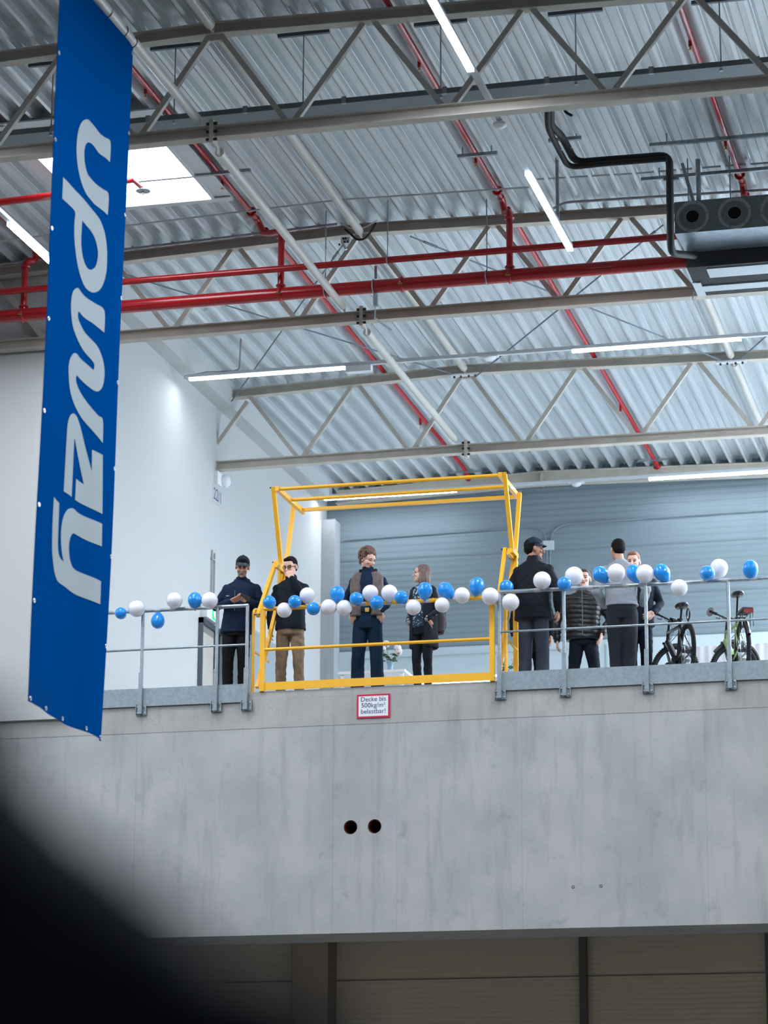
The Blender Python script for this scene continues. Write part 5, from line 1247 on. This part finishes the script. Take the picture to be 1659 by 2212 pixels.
# ================================================================ bicycles
BKM = mat('bike_black', '#0c0d10', .35, coat=.3); TYR = mat('tyre', '#121316', .8); RIMM = mat('rim', '#1b1d21', .35, .5); SPK = mat('spoke', '#aab4bc', .3, .9); GRN = mat('bike_green', '#7a9454', .35, coat=.4)
def bike(name_label, x, y, heading, steer, fcol, opts):
    t_ = thing('bicycle', name_label, 'bicycle', (x, y, 0), heading, 'electric bicycles on the gallery')
    R_ = .355; WB = 1.17
    def loc(mb, nm, m, par=None, sm=True):
        return mb.build(nm, m, par or t_, sm)
    ra = Vector((0, 0, R_)); hb = Vector((.92, 0, .66)); ht = Vector((.87, 0, .80)); bb = Vector((.46, 0, .31)); st_ = Vector((.30, 0, .74)); fa = Vector((WB, 0, R_))
    fr = MB(); fr.tube([hb+(ht-hb)*-.05, ht], .024, 14).tube([hb, bb+Vector((.04,0,.03))], .040, 14).tube([ht-Vector((0,0,.03)), st_], .022, 12).tube([bb, st_+Vector((-.01,0,.03))], .020, 12)
    for s_ in (-1, 1): fr.tube([bb+Vector((-.03, s_*.03, 0)), ra+Vector((0, s_*.065, 0))], .012, 8).tube([st_+Vector((0, s_*.015, -.03)), ra+Vector((0, s_*.065, .01))], .010, 8)
    fo = loc(fr, 'frame', fcol)
    if opts.get('print'): fo['label'] = 'green frame'
    loc(MB().box(bb.x-.09, bb.x+.10, -.055, .055, bb.z-.09, bb.z+.07), 'motor', BKM)
    ch = MB().ring(bb+Vector((0, -.075, 0)), (0,1,0), .085, .006, 28, 6); loc(ch, 'chainring', BKM)
    loc(MB().ring(ra+Vector((0, -.06, 0)), (0,1,0), .05, .016, 24, 6), 'cassette', mat('cassette', '#6f757b', .4, .8) if 'cassette' not in bpy.data.materials else bpy.data.materials['cassette'])
    for s_ in (-1, 1):
        a = radians(20) if s_ < 0 else radians(200); e = bb+Vector((.17*cos(a), s_*.09, .17*sin(a)))
        cr_ = loc(MB().bar(bb+Vector((0, s_*.08, 0)), e, .014, .024), 'crank', BKM)
        loc(MB().box(e.x-.05, e.x+.05, min(e.y, e.y+s_*.1), max(e.y, e.y+s_*.1), e.z-.012, e.z+.012), 'pedal', BKM, cr_)
    def wheel(par, c):
        ty = MB().ring(c, (0,1,0), R_-.028, .028, 64, 10)
        for k in range(72):
            a = 2*pi*k/72
            for s_ in (-.014, 0, .014):
                p = c+Vector((cos(a)*(R_-.001), s_, sin(a)*(R_-.001))); ty.box(p.x-.004, p.x+.004, p.y-.004, p.y+.004, p.z-.004, p.z+.004)
        w = loc(ty, 'tyre', TYR, par); q_ = par if par is not t_ else w
        loc(MB().ring(c, (0,1,0), R_-.066, .012, 48, 6), 'rim', RIMM, q_)
        for k in range(28):
            a = 2*pi*k/28+(.12 if k % 2 else -.12); b_ = 2*pi*k/28
            loc(MB().tube([c+Vector((cos(a)*.03, .03 if k % 2 else -.03, sin(a)*.03)), c+Vector((cos(b_)*(R_-.07), 0, sin(b_)*(R_-.07)))], .0017, 4), 'spoke', SPK, q_)
        loc(MB().tube([c+Vector((0,-.06,0)), c+Vector((0,.06,0))], .022, 12), 'hub', RIMM, q_)
        loc(MB().ring(c+Vector((0,.045,0)), (0,1,0), .07, .003, 28, 4), 'brake_disc', SPK, q_)
    wheel(t_, ra)
    # saddle and post
    stp = st_+Vector((-.10, 0, opts.get('sad', .26))); loc(MB().tube([st_, stp], .015, 10), 'seat_post', BKM)
    sd_ = MB(); sd_.loft([(0, 0, 0, .1, .07), (0, 0, .03, .13, .082), (-.0, 0, .055, .12, .068)], 18).caps([(.0, 0, .03), (.13, 0, .035)], [.045, .022], 10)
    sm_ = blob(sd_, .007, 3)
    for v in sm_.vertices: v.co += stp+Vector((.0, 0, .0))
    put(sm_, 'saddle', [BKM], t_)
    # steering assembly
    sa = bpy.data.objects.new('steering_assembly', None); C.objects.link(sa); sa.parent = t_
    ax = (ht-hb).normalized(); sa.location = hb; sa.rotation_mode = 'QUATERNION'; sa.rotation_quaternion = Matrix.Rotation(steer, 3, ax).to_quaternion()
    def q(v): return Vector(v)-hb
    fk = MB(); 
    for s_ in (-1, 1): fk.tube([q(hb)+Vector((0, s_*.06, -.02)), q(hb)+Vector((.02, s_*.06, -.05)), q(fa)+Vector((0, s_*.06, 0))], .019, 12)
    fk.bar(q(hb)+Vector((0, -.07, -.03)), q(hb)+Vector((0, .07, -.03)), .05, .03)
    loc(fk, 'fork', BKM, sa)
    wheel(sa, q(fa))
    stt = ht+ax*.12; loc(MB().tube([q(ht)-ax*.02, q(stt), q(stt)+Vector((.06,0,.01))], .018, 12), 'stem', BKM, sa)
    hbm = MB().tube(smooth_path([q(stt)+Vector((-.06, -.34, .05)), q(stt)+Vector((.03, -.14, .03)), q(stt)+Vector((.06, 0, .01)), q(stt)+Vector((.03, .14, .03)), q(stt)+Vector((-.06, .34, .05))], rr=.05), .012, 10)
    hbo = loc(hbm, 'handlebar', BKM, sa)
    for s_ in (-1, 1):
        loc(MB().tube([q(stt)+Vector((-.065, s_*.35, .05)), q(stt)+Vector((-.03, s_*.235, .042))], .018, 12), 'grip', TYR, sa)
        loc(MB().tube([q(stt)+Vector((-.0, s_*.2, .03)), q(stt)+Vector((.05, s_*.25, .0)), q(stt)+Vector((.03, s_*.32, .0))], .006, 6), 'brake_lever', BKM, sa)
    loc(MB().box(q(stt).x+.02, q(stt).x+.09, -.04, .04, q(stt).z+.02, q(stt).z+.05), 'display', BKM, sa)
    cb_ = MB()
    for s_ in (-.05, .03, .06): cb_.tube(smooth_path([q(stt)+Vector((.03, s_*3, .02)), q(stt)+Vector((.16, s_*2, -.03)), q(stt)+Vector((.13, s_*.6, -.2)), q(hb)+Vector((.02, s_*.5, .02))], rr=.08), .004, 5)
    cb_ = loc(cb_, 'cable', BKM, sa)
    if opts.get('fender'):
        fe = MB().ring(q(fa), (0,1,0), R_+.022, .022, 30, 6, a0=radians(opts['fa'][0]), a1=radians(opts['fa'][1])); loc(fe, 'mudguard', BKM, sa)
        fe = MB().ring(ra, (0,1,0), R_+.025, .024, 34, 6, a0=radians(opts['ra'][0]), a1=radians(opts['ra'][1])); loc(fe, 'mudguard', BKM)
    if opts.get('rack'):
        rk = MB()
        for s_ in (-.06, .06): rk.tube([(.2, s_, .78), (-.32, s_, .80)], .007, 6).tube([(-.02, s_*1.3, R_), (-.2, s_, .79)], .006, 6).tube([(-.3, s_*1.2, .6), (-.3, s_, .8)], .006, 6)
        for u in (-.32, -.18, -.04, .1): rk.tube([(u, -.06, .79), (u, .06, .79)], .006, 6)
        loc(rk, 'luggage_rack', BKM)
        loc(MB().box(-.36, -.33, -.06, .06, .755, .80), 'rear_light', mat('rear_light', '#8c1018', .3))
        loc(MB().box(-.32, .0, -.065, .065, .80, .825), 'rack_plate', BKM)
    if opts.get('mirror'):
        loc(MB().tube([q(stt)+Vector((-.06, .34, .05)), q(stt)+Vector((.03, .42, .07))], .008, 8), 'mirror_arm', BKM, sa)
        loc(MB().sph(q(stt)+Vector((.03, .50, .055)), (.012, .085, .062), 18, 12), 'mirror', mat('mirror_back', '#6a6668', .4), sa)
    if opts.get('lock'):
        loc(MB().ring((-.10, 0, .80), (0,1,0), .07, .011, 22, 8, a0=0, a1=2*pi), 'lock_ring', BKM)
        loc(MB().tube([(-.1, 0, .73), (-.05, 0, .66), (.2, 0, .7)], .01, 8), 'lock_bracket', BKM)
    return t_
bike('black electric bicycle parked facing away, handlebar turned, left of the green one', 3.70, .46, radians(113), radians(-72), BKM, dict(lock=1, sad=.20))
bike('green framed electric bicycle with mirror and luggage rack at the right', 4.37, .56, radians(110), radians(-72), GRN, dict(rack=1, fender=1, mirror=1, fa=(200, 330), ra=(200, 350), sad=.33, print=1))
# ================================================================ flowers, tables, cloth
tb = thing('display_table', 'pale table with a vase of white flowers behind the yellow gate', 'table', (-.7, 2.95, 0))
wchild('tabletop', MB().box(-1.3, -.38, 2.6, 3.3, .71, .745), 'white', tb)
for x in (-1.25, -.43):
    for y in (2.65, 3.25): wchild('leg', MB().box(x-.02, x+.02, y-.02, y+.02, 0, .71), 'white', tb)
PET = mat('petal_white', '#ded8d6', .7, sub=.2); LF = mat('leaf_green', '#35583a', .5, col2='#52754a', scale=20)
def bouquet(px, py, Y, label, sc=1.0, tz=None):
    b0 = on_y(px, py, Y); 
    if tz is not None: b0.z = tz
    t_ = thing('flower_vase', label, 'flower vase', b0)
    glass, nt, bs = new_mat('vase_glass'); bs.inputs['Base Color'].default_value = lin('#b9d4ea'); bs.inputs['Roughness'].default_value = .08; bs.inputs['Transmission Weight'].default_value = .6
    wchild('vase', MB().lathe(b0, (0,0,1), [(.001,0),(.045*sc,0),(.048*sc,.02*sc),(.03*sc,.06*sc),(.036*sc,.10*sc),(.05*sc,.135*sc),(.046*sc,.135*sc),(.032*sc,.1*sc),(.026*sc,.06*sc),(.001,.03*sc)], 24), glass, t_, True)
    rg = random.Random(int(px)); lf = []
    for k in range(16):
        a = rg.uniform(0, 2*pi); h_ = rg.uniform(.14, .24)*sc; r_ = rg.uniform(.03, .10)*sc; c_ = b0+Vector((cos(a)*r_, sin(a)*r_, h_))
        R3 = Euler((rg.uniform(-.7, .7), rg.uniform(-.7, .7), a)).to_matrix()
        wchild('leaf', MB().sph(c_, (.042*sc, .024*sc, .005*sc), 10, 6, R3), LF, t_, True)
    for dx, dy, h_ in ((-.10, 0, .30), (-.06, .03, .36), (.09, 0, .30), (.11, -.02, .25), (-.12, .02, .24), (.02, .05, .30))[:6 if sc == 1 else 4]:
        c_ = b0+Vector((dx, dy, h_))*sc; fm = MB()
        for k in range(26):
            v = Vector((rg.gauss(0, 1), rg.gauss(0, 1), rg.gauss(0, 1))).normalized()*.038*sc
            fm.sph(c_+v, (.020*sc, .020*sc, .009*sc), 7, 5, v.to_track_quat('Z', 'Y').to_matrix())
        wchild('blossom', fm, PET, t_, True)
        wchild('stem', MB().tube([b0+Vector((0,0,.06*sc)), c_], .004, 5), LF, t_)
bouquet(843, 1455, 2.83, 'glass vase of white flowers between the curly haired man and the woman', 1.12, .746)
tb2 = thing('display_table', 'pale table mostly hidden behind the toe board right of the gate', 'table', (.85, 3.7, 0))
wchild('tabletop', MB().box(.6, 1.6, 3.4, 4.1, .71, .745), 'white', tb2)
for x in (.65, 1.55):
    for y in (3.45, 4.05): wchild('leg', MB().box(x-.02, x+.02, y-.02, y+.02, 0, .71), 'white', tb2)
bouquet(1098, 1452, 3.6, 'white flowers just visible behind the right rail start', .9, .746)
wt = thing('cloth_table', 'table under a white cloth behind the two bicycles', 'table', (3.9, 2.1, 0))
cl_ = MB(); NX = 60
for j, (z, o) in enumerate(((.77, -.35), (.775, 0), (.765, .0), (.3, .03), (.02, .05))):
    for i in range(NX+1):
        x_ = 3.28+1.35*i/NX; fold = .018*sin(i*1.3)*(0 if j < 3 else 1)
        cl_.v.append((x_, 2.15+(.75 if j == 0 else .3 if j == 1 else -.0)-o*0-fold, z))
for j in range(4):
    for i in range(NX): a = j*(NX+1)+i; cl_.f.append((a, a+1, a+NX+2, a+NX+1))
co_ = wchild('tablecloth', cl_, mat('tablecloth_white', '#e9eaf0', .8), wt, True)
sdm = co_.modifiers.new('s', 'SOLIDIFY'); sdm.thickness = .006
wchild('tabletop', MB().box(3.3, 4.6, 2.17, 2.88, .73, .76), 'white', wt)
for x in (3.35, 4.55):
    for y in (2.2, 2.85): wchild('leg', MB().box(x-.02, x+.02, y-.02, y+.02, 0, .73), 'white', wt)
# ================================================================ light
w = bpy.data.worlds.new('world'); S.world = w; w.use_nodes = True
bg = w.node_tree.nodes['Background']; bg.inputs[0].default_value = (.70, .78, .86, 1); bg.inputs[1].default_value = .05
S.view_settings.view_transform = 'Standard'; S.view_settings.look = 'None'; S.view_settings.gamma = 1
S.view_settings.exposure = -0.05
S.view_settings.use_curve_mapping = False
bpy.data.scenes.remove(TMP)
